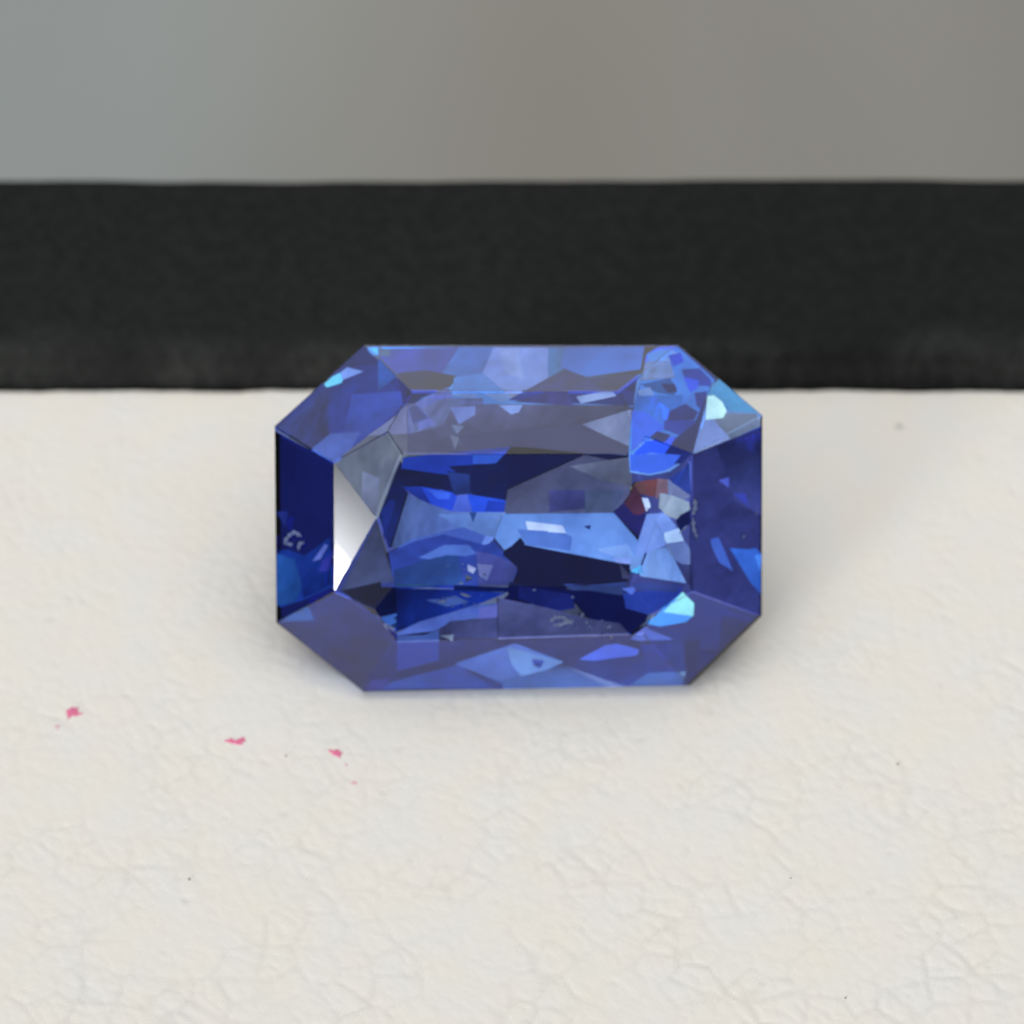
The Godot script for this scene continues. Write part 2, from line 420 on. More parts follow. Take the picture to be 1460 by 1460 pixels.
		[Color(0.064, 0.288, 0.648), Vector3(0.04, 0.268, 0.963), [Vector3(-0.5715, 1.7893, 0.8310), Vector3(-0.5689, 1.7955, 0.8271), Vector3(-0.5566, 1.7893, 0.8310), Vector3(-0.1910, 1.7889, 0.8313), Vector3(-0.5068, 2.0577, 0.6606), Vector3(-0.9141, 1.9887, 0.7045), Vector3(-0.9408, 1.7896, 0.8308)]],
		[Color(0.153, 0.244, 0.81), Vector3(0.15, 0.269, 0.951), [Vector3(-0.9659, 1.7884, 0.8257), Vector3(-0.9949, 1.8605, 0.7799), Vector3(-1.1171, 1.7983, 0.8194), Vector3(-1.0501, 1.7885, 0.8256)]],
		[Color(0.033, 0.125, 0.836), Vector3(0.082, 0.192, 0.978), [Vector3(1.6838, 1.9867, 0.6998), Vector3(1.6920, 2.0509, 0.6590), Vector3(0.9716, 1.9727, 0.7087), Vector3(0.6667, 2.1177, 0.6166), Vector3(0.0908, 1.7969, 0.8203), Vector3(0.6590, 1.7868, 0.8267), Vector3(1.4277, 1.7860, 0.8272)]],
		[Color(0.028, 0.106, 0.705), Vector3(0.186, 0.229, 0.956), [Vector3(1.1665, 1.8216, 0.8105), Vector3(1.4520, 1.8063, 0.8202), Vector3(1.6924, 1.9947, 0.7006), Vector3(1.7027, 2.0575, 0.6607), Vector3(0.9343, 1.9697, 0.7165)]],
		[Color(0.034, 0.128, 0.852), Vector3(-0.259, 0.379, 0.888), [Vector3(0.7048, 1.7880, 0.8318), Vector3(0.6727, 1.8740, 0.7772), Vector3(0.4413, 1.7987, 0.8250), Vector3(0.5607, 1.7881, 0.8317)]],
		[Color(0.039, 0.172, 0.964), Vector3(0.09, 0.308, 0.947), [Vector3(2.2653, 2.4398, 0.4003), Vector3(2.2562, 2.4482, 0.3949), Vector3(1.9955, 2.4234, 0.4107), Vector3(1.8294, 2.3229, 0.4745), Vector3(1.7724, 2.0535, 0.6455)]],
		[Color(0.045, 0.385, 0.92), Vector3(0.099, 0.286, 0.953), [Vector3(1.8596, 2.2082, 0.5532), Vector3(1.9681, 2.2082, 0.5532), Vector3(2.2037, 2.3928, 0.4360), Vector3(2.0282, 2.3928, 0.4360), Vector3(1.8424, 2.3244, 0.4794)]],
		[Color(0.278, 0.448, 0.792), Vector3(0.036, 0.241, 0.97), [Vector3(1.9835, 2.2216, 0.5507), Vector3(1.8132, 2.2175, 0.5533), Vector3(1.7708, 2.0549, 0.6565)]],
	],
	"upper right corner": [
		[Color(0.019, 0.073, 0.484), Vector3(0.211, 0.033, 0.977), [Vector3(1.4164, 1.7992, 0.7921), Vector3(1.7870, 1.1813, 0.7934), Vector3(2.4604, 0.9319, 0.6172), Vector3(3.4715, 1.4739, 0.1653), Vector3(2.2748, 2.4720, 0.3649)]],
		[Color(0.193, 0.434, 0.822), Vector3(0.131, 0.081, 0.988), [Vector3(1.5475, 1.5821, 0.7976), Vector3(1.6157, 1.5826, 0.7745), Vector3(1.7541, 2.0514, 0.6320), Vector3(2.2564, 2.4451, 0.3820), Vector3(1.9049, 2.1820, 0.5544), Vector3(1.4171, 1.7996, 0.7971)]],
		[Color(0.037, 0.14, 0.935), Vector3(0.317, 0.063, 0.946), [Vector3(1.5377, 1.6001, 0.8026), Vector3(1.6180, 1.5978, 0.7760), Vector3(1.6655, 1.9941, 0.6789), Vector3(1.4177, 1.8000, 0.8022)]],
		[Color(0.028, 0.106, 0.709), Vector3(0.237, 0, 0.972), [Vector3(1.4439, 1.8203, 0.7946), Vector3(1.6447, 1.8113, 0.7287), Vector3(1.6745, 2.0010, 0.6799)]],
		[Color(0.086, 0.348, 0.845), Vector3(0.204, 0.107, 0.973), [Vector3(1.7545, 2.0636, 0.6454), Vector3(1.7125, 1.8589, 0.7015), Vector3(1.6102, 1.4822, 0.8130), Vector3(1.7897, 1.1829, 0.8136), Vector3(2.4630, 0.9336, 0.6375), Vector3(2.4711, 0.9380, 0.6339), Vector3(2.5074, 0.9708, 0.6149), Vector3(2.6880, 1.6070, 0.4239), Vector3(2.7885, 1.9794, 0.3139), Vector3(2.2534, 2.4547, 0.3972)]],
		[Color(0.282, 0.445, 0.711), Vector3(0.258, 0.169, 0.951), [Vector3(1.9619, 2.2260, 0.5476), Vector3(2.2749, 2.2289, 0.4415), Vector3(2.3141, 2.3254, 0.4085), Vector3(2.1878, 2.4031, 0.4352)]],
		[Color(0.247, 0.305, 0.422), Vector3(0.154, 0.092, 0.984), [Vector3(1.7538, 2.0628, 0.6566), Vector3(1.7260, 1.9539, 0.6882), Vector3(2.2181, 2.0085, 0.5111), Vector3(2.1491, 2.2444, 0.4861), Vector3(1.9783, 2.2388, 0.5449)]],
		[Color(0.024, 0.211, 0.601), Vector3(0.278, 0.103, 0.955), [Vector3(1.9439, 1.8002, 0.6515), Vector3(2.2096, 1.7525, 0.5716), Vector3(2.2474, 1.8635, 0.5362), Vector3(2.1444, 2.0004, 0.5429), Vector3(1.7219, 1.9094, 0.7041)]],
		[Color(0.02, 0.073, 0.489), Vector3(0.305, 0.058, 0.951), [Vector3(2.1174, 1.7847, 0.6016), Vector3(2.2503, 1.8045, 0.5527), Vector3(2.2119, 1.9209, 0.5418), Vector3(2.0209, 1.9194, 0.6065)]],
		[Color(0.324, 0.487, 0.781), Vector3(0.213, 0.115, 0.97), [Vector3(1.7015, 1.7523, 0.7485), Vector3(1.9374, 1.7177, 0.6760), Vector3(1.8599, 1.8731, 0.6703), Vector3(1.6797, 1.8180, 0.7424)]],
		[Color(0.036, 0.317, 0.909), Vector3(0.171, 0.076, 0.982), [Vector3(1.6264, 1.4627, 0.8384), Vector3(2.0775, 1.3101, 0.7174), Vector3(2.3085, 1.6044, 0.5793), Vector3(2.3452, 1.7644, 0.5342), Vector3(1.6701, 1.7433, 0.7663), Vector3(1.6069, 1.4953, 0.8383)]],
		[Color(0.033, 0.179, 0.824), Vector3(0.2, 0.125, 0.972), [Vector3(1.8920, 1.1490, 0.8183), Vector3(2.0939, 1.2927, 0.7208), Vector3(1.7940, 1.5240, 0.7747), Vector3(1.6043, 1.5229, 0.8389), Vector3(1.6036, 1.5022, 0.8434), Vector3(1.7937, 1.1854, 0.8441)]],
		[Color(0.034, 0.129, 0.862), Vector3(0.245, 0.064, 0.967), [Vector3(2.0623, 1.2693, 0.7416), Vector3(2.4280, 1.1387, 0.6450), Vector3(2.5891, 1.4028, 0.5366), Vector3(2.0631, 1.3999, 0.7147)]],
		[Color(0.035, 0.13, 0.867), Vector3(0.282, 0.037, 0.959), [Vector3(2.1093, 1.3918, 0.7061), Vector3(2.4965, 1.4107, 0.5716), Vector3(2.5530, 1.5218, 0.5299), Vector3(2.3638, 1.6406, 0.5694), Vector3(2.1289, 1.5228, 0.6727)]],
		[Color(0.04, 0.15, 1), Vector3(0.053, 0.138, 0.989), [Vector3(2.1697, 1.0474, 0.7561), Vector3(2.2399, 1.1684, 0.7077), Vector3(1.9781, 1.1272, 0.8045), Vector3(2.0466, 1.0930, 0.7884)]],
		[Color(0.028, 0.106, 0.704), Vector3(0.345, 0.081, 0.935), [Vector3(2.0318, 1.0991, 0.7975), Vector3(2.0797, 1.0925, 0.7827), Vector3(2.1594, 1.1911, 0.7356), Vector3(1.9616, 1.2438, 0.7916), Vector3(1.8646, 1.1610, 0.8412)]],
		[Color(0.023, 0.087, 0.581), Vector3(0.34, 0.068, 0.938), [Vector3(2.4509, 0.9439, 0.6878), Vector3(2.4965, 0.9554, 0.6701), Vector3(2.5642, 1.2329, 0.5905), Vector3(2.5465, 1.3815, 0.5661), Vector3(2.2248, 1.1458, 0.7228), Vector3(2.1590, 1.0520, 0.7642)]],
		[Color(0.026, 0.097, 0.644), Vector3(0.148, 0.105, 0.983), [Vector3(2.1981, 2.1612, 0.4920), Vector3(2.3461, 2.2360, 0.4267), Vector3(2.3093, 2.3669, 0.4124), Vector3(2.1242, 2.3283, 0.4827)]],
		[Color(0.03, 0.112, 0.75), Vector3(0.24, 0.071, 0.968), [Vector3(2.3509, 2.0116, 0.4602), Vector3(2.5477, 1.8987, 0.4169), Vector3(2.7601, 1.8827, 0.3486), Vector3(2.7223, 1.9975, 0.3378), Vector3(2.5738, 2.1449, 0.3578), Vector3(2.3134, 2.1254, 0.4496)]],
		[Color(0.032, 0.119, 0.793), Vector3(0.13, 0.124, 0.984), [Vector3(2.4337, 1.7984, 0.4813), Vector3(2.5467, 1.8552, 0.4315), Vector3(2.5663, 1.9674, 0.4020), Vector3(2.3413, 2.0216, 0.4668)]],
		[Color(0.035, 0.132, 0.879), Vector3(0.343, 0.116, 0.932), [Vector3(2.5436, 1.6055, 0.5213), Vector3(2.6603, 1.5286, 0.4976), Vector3(2.6806, 1.8170, 0.4318), Vector3(2.5098, 1.7969, 0.4935)]],
		[Color(0.021, 0.079, 0.524), Vector3(0.322, 0.075, 0.944), [Vector3(2.5262, 1.3949, 0.5756), Vector3(2.4451, 1.0811, 0.6671), Vector3(2.3628, 0.9772, 0.7161), Vector3(2.4694, 0.9377, 0.6882), Vector3(2.4820, 0.9445, 0.6826), Vector3(2.5800, 1.2305, 0.5911), Vector3(2.6952, 1.6138, 0.4738), Vector3(2.6635, 1.7433, 0.4580)]],
		[Color(0.328, 0.549, 0.844), Vector3(0.143, 0.073, 0.987), [Vector3(2.7467, 1.9066, 0.4020), Vector3(2.6638, 1.6173, 0.4891), Vector3(2.4772, 0.9420, 0.6901), Vector3(3.4783, 1.4786, 0.2427), Vector3(2.8572, 1.9997, 0.3456)]],
		[Color(0.143, 0.701, 1), Vector3(0.133, 0.068, 0.989), [Vector3(2.6842, 1.7507, 0.4603), Vector3(2.8985, 1.6702, 0.4045), Vector3(2.9462, 1.5417, 0.4146), Vector3(3.4220, 1.5097, 0.2607), Vector3(2.8654, 1.9939, 0.3495), Vector3(2.8616, 1.9970, 0.3501), Vector3(2.7477, 1.8754, 0.4134)]],
		[Color(0.549, 0.617, 0.699), Vector3(0.252, 0.062, 0.966), [Vector3(2.7586, 1.3968, 0.5075), Vector3(2.9490, 1.1950, 0.4846), Vector3(3.4221, 1.4485, 0.2731), Vector3(3.3943, 1.5044, 0.2711), Vector3(2.9514, 1.5017, 0.4210)]],
		[Color(0.351, 0.442, 0.689), Vector3(0.242, 0.146, 0.959), [Vector3(2.9633, 1.2027, 0.4835), Vector3(2.7843, 1.4062, 0.5023), Vector3(2.6427, 1.4055, 0.5503), Vector3(2.4755, 0.9412, 0.7016)]],
		[Color(0.607, 0.793, 0.543), Vector3(0.141, 0.252, 0.957), [Vector3(2.6621, 1.4119, 0.5424), Vector3(2.9143, 1.4391, 0.4517), Vector3(2.9691, 1.5375, 0.4131), Vector3(2.9022, 1.6718, 0.4083), Vector3(2.7851, 1.7627, 0.4292), Vector3(2.6903, 1.7527, 0.4632)], "flash"],
	],
	"right end": [
		[Color(0.04, 0.15, 1), Vector3(0.257, -0.158, 0.953), [Vector3(3.4613, 1.4912, 0.1635), Vector3(2.4503, 0.9492, 0.6154), Vector3(2.4448, 0.9214, 0.6130), Vector3(2.4718, -1.0175, 0.2160), Vector3(3.4764, -1.3810, -0.4108)]],
		[Color(0.169, 0.256, 0.741), Vector3(0.225, -0.106, 0.969), [Vector3(2.4538, 0.3528, 0.5017), Vector3(2.5422, 0.3241, 0.4472), Vector3(2.7764, 0.8239, 0.4163), Vector3(2.4473, 0.8222, 0.5978)]],
		[Color(0.299, 0.286, 0.786), Vector3(0.313, -0.142, 0.939), [Vector3(3.4644, 1.3137, 0.1385), Vector3(2.4861, 0.9664, 0.6106), Vector3(2.4525, 0.9483, 0.6256), Vector3(2.4470, 0.9205, 0.6232), Vector3(2.4740, -1.0182, 0.2262), Vector3(3.0877, -1.2403, -0.1567), Vector3(3.4785, -1.3682, -0.3978)]],
		[Color(0.246, 0.26, 0.712), Vector3(0.288, -0.147, 0.946), [Vector3(3.0775, 0.2701, 0.1524), Vector3(3.4720, 0.0572, -0.1076), Vector3(3.4657, 1.2620, 0.1333), Vector3(2.8067, 1.0459, 0.4549)]],
		[Color(0.281, 0.314, 1), Vector3(0.303, -0.081, 0.95), [Vector3(2.9850, 0.4571, 0.2462), Vector3(2.9838, 0.6067, 0.2763), Vector3(2.8314, 0.5635, 0.3520)]],
		[Color(0.154, 0.178, 0.911), Vector3(0.271, -0.342, 0.9), [Vector3(3.2896, 0.1779, 0.0228), Vector3(3.2247, 0.3834, 0.0992), Vector3(3.0568, 0.3626, 0.1879)]],
		[Color(0.11, 0.195, 0.554), Vector3(0.339, 0.013, 0.941), [Vector3(2.7403, -0.3923, 0.2081), Vector3(2.8574, -0.6194, 0.0987), Vector3(3.0557, -0.7366, -0.0340), Vector3(2.8385, -0.2474, 0.1825), Vector3(2.7214, -0.2854, 0.2397)]],
		[Color(0.112, 0.321, 0.953), Vector3(0.267, -0.065, 0.962), [Vector3(3.3144, -0.9057, -0.2044), Vector3(3.4791, -1.0844, -0.3306), Vector3(3.4760, -0.4944, -0.2127), Vector3(3.3895, -0.4103, -0.1483), Vector3(3.2549, -0.4263, -0.0770), Vector3(3.0053, -0.4080, 0.0644)]],
		[Color(0.131, 0.375, 0.846), Vector3(0.224, -0.024, 0.974), [Vector3(3.4591, -0.7775, -0.2533), Vector3(3.4774, -0.5495, -0.2185), Vector3(3.4771, -0.5071, -0.2100), Vector3(3.3703, -0.5067, -0.1509)]],
		[Color(1, 1, 1), Vector3(0.375, -0.008, 0.927), [Vector3(2.4584, 0.9494, 0.6342), Vector3(2.4529, 0.9289, 0.6331), Vector3(3.4630, 1.3416, 0.1563), Vector3(3.4617, 1.4873, 0.1857)]],
		[Color(1, 1, 1), Vector3(0.287, -0.125, 0.95), [Vector3(2.9366, 1.2047, 0.4260), Vector3(2.9977, 1.1421, 0.3799), Vector3(3.4674, 1.3427, 0.1599), Vector3(3.4084, 1.4577, 0.2151)]],
		[Color(0.709, 0.727, 0.903), Vector3(0.211, -0.053, 0.976), [Vector3(2.5415, 0.9919, 0.6082), Vector3(3.0062, 1.1510, 0.3828), Vector3(2.9512, 1.2115, 0.4251)]],
	],
	"lower right corner": [
		[Color(0.002, 0.004, 0.025), Vector3(0.12, -0.586, 0.801), [Vector3(3.4837, -1.3630, -0.4118), Vector3(2.4790, -0.9996, 0.2149), Vector3(2.4653, -1.0016, 0.2192), Vector3(1.9084, -1.3226, 0.2482), Vector3(1.7774, -1.6099, 0.1259), Vector3(2.4600, -2.3713, -0.6134)]],
		[Color(0.04, 0.15, 1), Vector3(0.313, -0.273, 0.91), [Vector3(2.2971, -1.1002, 0.2331), Vector3(1.8596, -1.4327, 0.2070), Vector3(1.7782, -1.6112, 0.1310), Vector3(2.4426, -2.3522, -0.5886), Vector3(2.4634, -2.3699, -0.6077), Vector3(3.4844, -1.3642, -0.4066), Vector3(2.4797, -1.0008, 0.2201), Vector3(2.4660, -1.0028, 0.2243)]],
		[Color(0.017, 0.065, 0.435), Vector3(0.233, -0.579, 0.781), [Vector3(2.2979, -1.1014, 0.2383), Vector3(1.8603, -1.4339, 0.2121), Vector3(1.7790, -1.6124, 0.1362), Vector3(1.9420, -1.7942, -0.0404), Vector3(2.0815, -1.8574, -0.1351), Vector3(2.8734, -1.8653, -0.4594), Vector3(2.9097, -1.1573, -0.0426), Vector3(2.4805, -1.0020, 0.2252), Vector3(2.4668, -1.0041, 0.2295)]],
		[Color(0.02, 0.083, 0.511), Vector3(0.231, -0.556, 0.798), [Vector3(2.2771, -2.1683, -0.3973), Vector3(2.4188, -2.1610, -0.4501), Vector3(2.3720, -1.7341, -0.1710), Vector3(1.9099, -1.7587, 0.0004)]],
		[Color(0.037, 0.14, 0.937), Vector3(0.216, -0.284, 0.934), [Vector3(2.1241, -1.9980, -0.2257), Vector3(2.1202, -1.7701, -0.0852), Vector3(1.9180, -1.7681, -0.0024)]],
		[Color(0.011, 0.042, 0.277), Vector3(0.199, -0.593, 0.78), [Vector3(2.3948, -2.1653, -0.4368), Vector3(2.6004, -2.1263, -0.4959), Vector3(2.5915, -1.6965, -0.2304), Vector3(2.3681, -1.7763, -0.1889)]],
		[Color(0.115, 0.187, 0.6), Vector3(0.305, -0.151, 0.94), [Vector3(1.8683, -1.7123, 0.0454), Vector3(2.2155, -1.7031, -0.0890), Vector3(1.8558, -1.5498, 0.1495), Vector3(1.8199, -1.5257, 0.1787), Vector3(1.7798, -1.6136, 0.1413)]],
		[Color(0.054, 0.335, 0.668), Vector3(0.208, -0.1, 0.973), [Vector3(2.0122, -1.5110, 0.1101), Vector3(2.3790, -1.4495, -0.0004), Vector3(2.4926, -1.3543, 0.0118), Vector3(2.4988, -1.1808, 0.1151), Vector3(2.3748, -1.0588, 0.2394), Vector3(2.0625, -1.2388, 0.2557), Vector3(2.0542, -1.2458, 0.2548), Vector3(1.8634, -1.4302, 0.2194), Vector3(1.8442, -1.4723, 0.2014)], "flash"],
		[Color(0.436, 0.972, 0.682), Vector3(0.239, -0.124, 0.963), [Vector3(2.4930, -1.3634, 0.0123), Vector3(2.4995, -1.1821, 0.1202), Vector3(2.3755, -1.0601, 0.2446), Vector3(2.1782, -1.1738, 0.2548), Vector3(2.0568, -1.3009, 0.2263)], "flash"],
		[Color(0.53, 0.814, 1), Vector3(0.185, -0.24, 0.953), [Vector3(2.3719, -2.2738, -0.5061), Vector3(2.4039, -2.1720, -0.4569), Vector3(2.2832, -2.1748, -0.4100)]],
	],
	"near side": [
		[Color(0.023, 0.085, 0.566), Vector3(0.055, -0.401, 0.914), [Vector3(1.7933, -1.5944, 0.1255), Vector3(-1.7370, -1.7055, 0.0712), Vector3(-2.2299, -2.4474, -0.6320), Vector3(2.4759, -2.3557, -0.6137)]],
		[Color(0.014, 0.054, 0.362), Vector3(0.147, -0.363, 0.92), [Vector3(-1.7720, -1.7603, 0.0262), Vector3(-1.7857, -2.4406, -0.6251), Vector3(-1.0947, -2.4271, -0.6225), Vector3(0.2227, -1.7704, -0.0130), Vector3(0.2222, -1.6457, 0.1065), Vector3(-1.7369, -1.7074, 0.0763)]],
		[Color(0.026, 0.096, 0.642), Vector3(0.059, -0.611, 0.789), [Vector3(-1.7719, -1.7622, 0.0313), Vector3(-1.7797, -2.1505, -0.3405), Vector3(-1.1446, -1.9883, -0.1946), Vector3(-1.1409, -1.6905, 0.0906), Vector3(-1.7368, -1.7093, 0.0814)]],
		[Color(0.014, 0.053, 0.355), Vector3(0.196, -0.64, 0.743), [Vector3(1.6401, -1.6011, 0.1283), Vector3(1.6196, -1.6172, 0.1131), Vector3(2.3868, -2.2705, -0.5238), Vector3(2.1869, -2.0353, -0.2957), Vector3(1.7932, -1.5963, 0.1307)]],
		[Color(0.01, 0.036, 0.242), Vector3(0.051, -0.679, 0.733), [Vector3(1.6401, -1.6030, 0.1334), Vector3(1.6153, -1.6224, 0.1152), Vector3(1.9338, -1.7657, -0.0268), Vector3(1.8925, -1.7089, 0.0283), Vector3(1.7932, -1.5981, 0.1358)]],
		[Color(0.025, 0.094, 0.63), Vector3(0.169, -0.385, 0.907), [Vector3(-0.2891, -1.6656, 0.1088), Vector3(-0.2894, -1.7755, 0.0036), Vector3(0.0066, -1.7756, -0.0009), Vector3(0.6207, -2.0713, -0.2932), Vector3(0.9128, -1.9586, -0.1895), Vector3(1.2326, -1.7753, -0.0187), Vector3(1.6404, -1.6803, 0.0663), Vector3(1.5930, -1.6099, 0.1344), Vector3(1.5899, -1.6064, 0.1378)]],
		[Color(0.025, 0.103, 0.618), Vector3(0.125, -0.37, 0.921), [Vector3(1.0874, -2.2752, -0.4884), Vector3(1.4899, -2.3824, -0.5970), Vector3(1.6458, -2.3793, -0.5964), Vector3(2.1379, -2.1651, -0.3984), Vector3(2.2893, -2.1554, -0.3914), Vector3(1.9221, -1.7458, 0.0063), Vector3(1.7952, -1.7539, 0.0004), Vector3(1.6906, -1.9010, -0.1390), Vector3(1.2661, -1.9463, -0.1760), Vector3(0.9049, -1.9554, -0.1794), Vector3(0.6836, -2.0590, -0.2754)]],
		[Color(0.021, 0.08, 0.534), Vector3(0.108, -0.63, 0.769), [Vector3(1.8929, -2.1870, -0.4089), Vector3(2.1466, -2.1468, -0.3742), Vector3(2.1425, -1.9935, -0.2273), Vector3(1.9290, -1.7555, 0.0039), Vector3(1.7492, -1.7554, 0.0066)]],
		[Color(0.09, 0.171, 0.702), Vector3(0.012, -0.306, 0.952), [Vector3(1.0882, -2.0005, -0.2184), Vector3(1.2688, -1.9727, -0.1944), Vector3(1.7056, -1.9168, -0.1473), Vector3(1.7390, -1.8328, -0.0674), Vector3(1.4074, -1.7459, 0.0208), Vector3(1.2422, -1.7741, -0.0038), Vector3(0.8669, -1.9777, -0.1933)]],
		[Color(0.145, 0.237, 0.74), Vector3(0.099, -0.335, 0.937), [Vector3(1.7273, -1.7048, 0.0484), Vector3(1.8804, -1.6993, 0.0515), Vector3(1.7931, -1.6019, 0.1460), Vector3(1.6812, -1.6054, 0.1443), Vector3(1.6037, -1.6706, 0.0831)]],
		[Color(0.058, 0.168, 0.706), Vector3(0.066, -0.367, 0.928), [Vector3(-2.2026, -2.4217, -0.5871), Vector3(-0.3627, -2.3929, -0.5867), Vector3(-0.8579, -2.0516, -0.2525), Vector3(-1.6857, -2.2633, -0.4430)]],
		[Color(0.171, 0.313, 0.799), Vector3(0.015, -0.353, 0.935), [Vector3(-0.1447, -2.3703, -0.5613), Vector3(0.2711, -2.2367, -0.4394), Vector3(0.6514, -2.0127, -0.2306), Vector3(-0.0414, -1.7400, 0.0408), Vector3(-0.9199, -2.0393, -0.2328)]],
		[Color(0.218, 0.379, 0.632), Vector3(-0.057, -0.301, 0.952), [Vector3(-0.1038, -2.0485, -0.2468), Vector3(0.0835, -2.2684, -0.4601), Vector3(0.6601, -2.0141, -0.2251), Vector3(-0.1597, -1.7900, 0.0016)]],
		[Color(0.038, 0.144, 0.959), Vector3(0.254, -0.523, 0.813), [Vector3(0.2154, -2.0725, -0.2675), Vector3(0.3224, -2.1164, -0.3112), Vector3(0.3680, -1.9978, -0.1983), Vector3(0.1913, -1.9751, -0.1739)]],
		[Color(0.128, 0.271, 0.684), Vector3(0.045, -0.352, 0.935), [Vector3(-0.2186, -2.4204, -0.5874), Vector3(-0.1750, -2.4204, -0.5881), Vector3(1.4686, -2.3884, -0.5817), Vector3(0.6217, -2.0802, -0.2740), Vector3(-0.2184, -2.2960, -0.4683)]],
		[Color(0.327, 0.404, 0.714), Vector3(0.121, -0.324, 0.938), [Vector3(1.5460, -2.3887, -0.5762), Vector3(0.7694, -2.1111, -0.2988), Vector3(0.6253, -2.0557, -0.2437), Vector3(1.3022, -2.3935, -0.5772)]],
		[Color(0.108, 0.254, 0.662), Vector3(0.073, -0.337, 0.939), [Vector3(2.3610, -2.3691, -0.5833), Vector3(2.3898, -2.2714, -0.4901), Vector3(2.2959, -2.1666, -0.3884), Vector3(1.8794, -2.1812, -0.3962), Vector3(1.5894, -2.3744, -0.5770), Vector3(1.9123, -2.3779, -0.5851)]],
		[Color(0.025, 0.093, 0.619), Vector3(0.104, -0.396, 0.912), [Vector3(-2.1713, -2.4537, -0.6112), Vector3(-1.7477, -2.2856, -0.4565), Vector3(-1.7364, -1.7131, 0.0917), Vector3(-2.2294, -2.4548, -0.6115)]],
		[Color(0.182, 0.169, 1), Vector3(0.064, -0.399, 0.915), [Vector3(-2.1921, -2.4006, -0.5532), Vector3(-2.1836, -2.4508, -0.6014), Vector3(-1.9872, -2.4336, -0.5878), Vector3(-1.8618, -2.2643, -0.4275), Vector3(-2.1158, -2.2859, -0.4444)]],
	],
	"lower left corner": [
		[Color(0.021, 0.078, 0.521), Vector3(-0.18, -0.574, 0.799), [Vector3(-2.2170, -2.4587, -0.6317), Vector3(-1.7242, -1.7168, 0.0715), Vector3(-2.0368, -1.2530, 0.2679), Vector3(-2.6094, -0.9973, 0.2192), Vector3(-3.4648, -1.4555, -0.4311)]],
		[Color(0.002, 0.002, 0.02), Vector3(-0.032, -0.428, 0.903), [Vector3(-2.2578, -1.1560, 0.2543), Vector3(-2.0592, -1.3351, 0.2090), Vector3(-1.9835, -1.3346, 0.2391), Vector3(-2.0375, -1.2544, 0.2730)]],
		[Color(0.04, 0.15, 1), Vector3(-0.047, -0.35, 0.936), [Vector3(-2.2185, -2.4614, -0.6214), Vector3(-1.7257, -1.7196, 0.0818), Vector3(-1.8700, -1.5055, 0.1724), Vector3(-2.5563, -1.0245, 0.2341), Vector3(-2.6096, -1.0007, 0.2296), Vector3(-2.7241, -1.0608, 0.1433), Vector3(-3.4662, -1.4583, -0.4208)]],
		[Color(0.039, 0.224, 0.657), Vector3(-0.067, -0.274, 0.959), [Vector3(-2.9172, -1.4206, -0.1734), Vector3(-3.0051, -1.2123, -0.0646), Vector3(-3.3235, -1.3829, -0.3067), Vector3(-3.4171, -1.4538, -0.3921)]],
	],
	"left star": [
		[Color(0.22, 0.42, 0.8), Vector3(-0.06, -0.238, 0.969), [Vector3(-2.6130, -1.0010, 0.2262), Vector3(-2.3645, -0.5889, 0.3829), Vector3(-2.0122, 0.0203, 0.6101), Vector3(-2.6131, 0.8249, 0.5914)], "calm"],
		[Color(0.22, 0.42, 0.8), Vector3(-0.023, -0.226, 0.974), [Vector3(-2.6136, 0.0936, 0.4503), Vector3(-2.5950, 0.7995, 0.5970), Vector3(-2.6137, 0.8245, 0.5964)]],
	],
	"upper left star": [
		[Color(0.007, 0.008, 0.029), Vector3(0.032, -0.089, 0.995), [Vector3(-1.8399, 1.2589, 0.7929), Vector3(-2.6181, 0.8222, 0.5926), Vector3(-2.0172, 0.0176, 0.6113), Vector3(-1.6302, 0.9292, 0.7936)]],
		[Color(0.612, 0.567, 0.526), Vector3(0.093, -0.015, 0.996), [Vector3(-1.8403, 1.2586, 0.7979), Vector3(-2.6059, 0.8290, 0.6008), Vector3(-2.6137, 0.8230, 0.5986), Vector3(-2.0172, 0.0181, 0.6164), Vector3(-1.6305, 0.9289, 0.7986)]],
		[Color(0.73, 0.676, 0.743), Vector3(0.023, -0.08, 0.997), [Vector3(-2.1371, 0.1768, 0.6176), Vector3(-2.0105, 0.0345, 0.6248), Vector3(-1.9911, 0.0802, 0.6339), Vector3(-1.9655, 0.5845, 0.6989), Vector3(-2.2181, 0.6966, 0.6641), Vector3(-2.2194, 0.2870, 0.6151)]],
	],
	"far star": [
		[Color(0.031, 0.115, 0.767), Vector3(0.204, -0.003, 0.979), [Vector3(1.7986, 1.1916, 0.7961), Vector3(1.4280, 1.8095, 0.7948), Vector3(-1.5073, 1.8124, 0.7930), Vector3(-1.8446, 1.2538, 0.7937), Vector3(-1.6348, 0.9240, 0.7944), Vector3(1.6397, 0.9342, 0.7965)]],
		[Color(0.04, 0.15, 1), Vector3(0.036, -0.077, 0.996), [Vector3(-1.6689, 1.5447, 0.7983), Vector3(-1.5651, 1.6026, 0.7983), Vector3(-1.6022, 1.6551, 0.7982)]],
		[Color(0.191, 0.453, 0.84), Vector3(0.033, -0.004, 0.999), [Vector3(-1.6028, 1.6541, 0.8032), Vector3(-1.5911, 1.5931, 0.8033), Vector3(1.5576, 1.5931, 0.8053), Vector3(1.4279, 1.8094, 0.8048), Vector3(-1.5073, 1.8123, 0.8030)]],
		[Color(0.339, 0.326, 0.401), Vector3(0.015, 0.024, 1), [Vector3(-0.4106, 1.8111, 0.8087), Vector3(-0.3865, 1.7600, 0.8088), Vector3(-0.0980, 1.7091, 0.8090), Vector3(0.0710, 1.8017, 0.8090), Vector3(-0.1246, 1.8109, 0.8088)]],
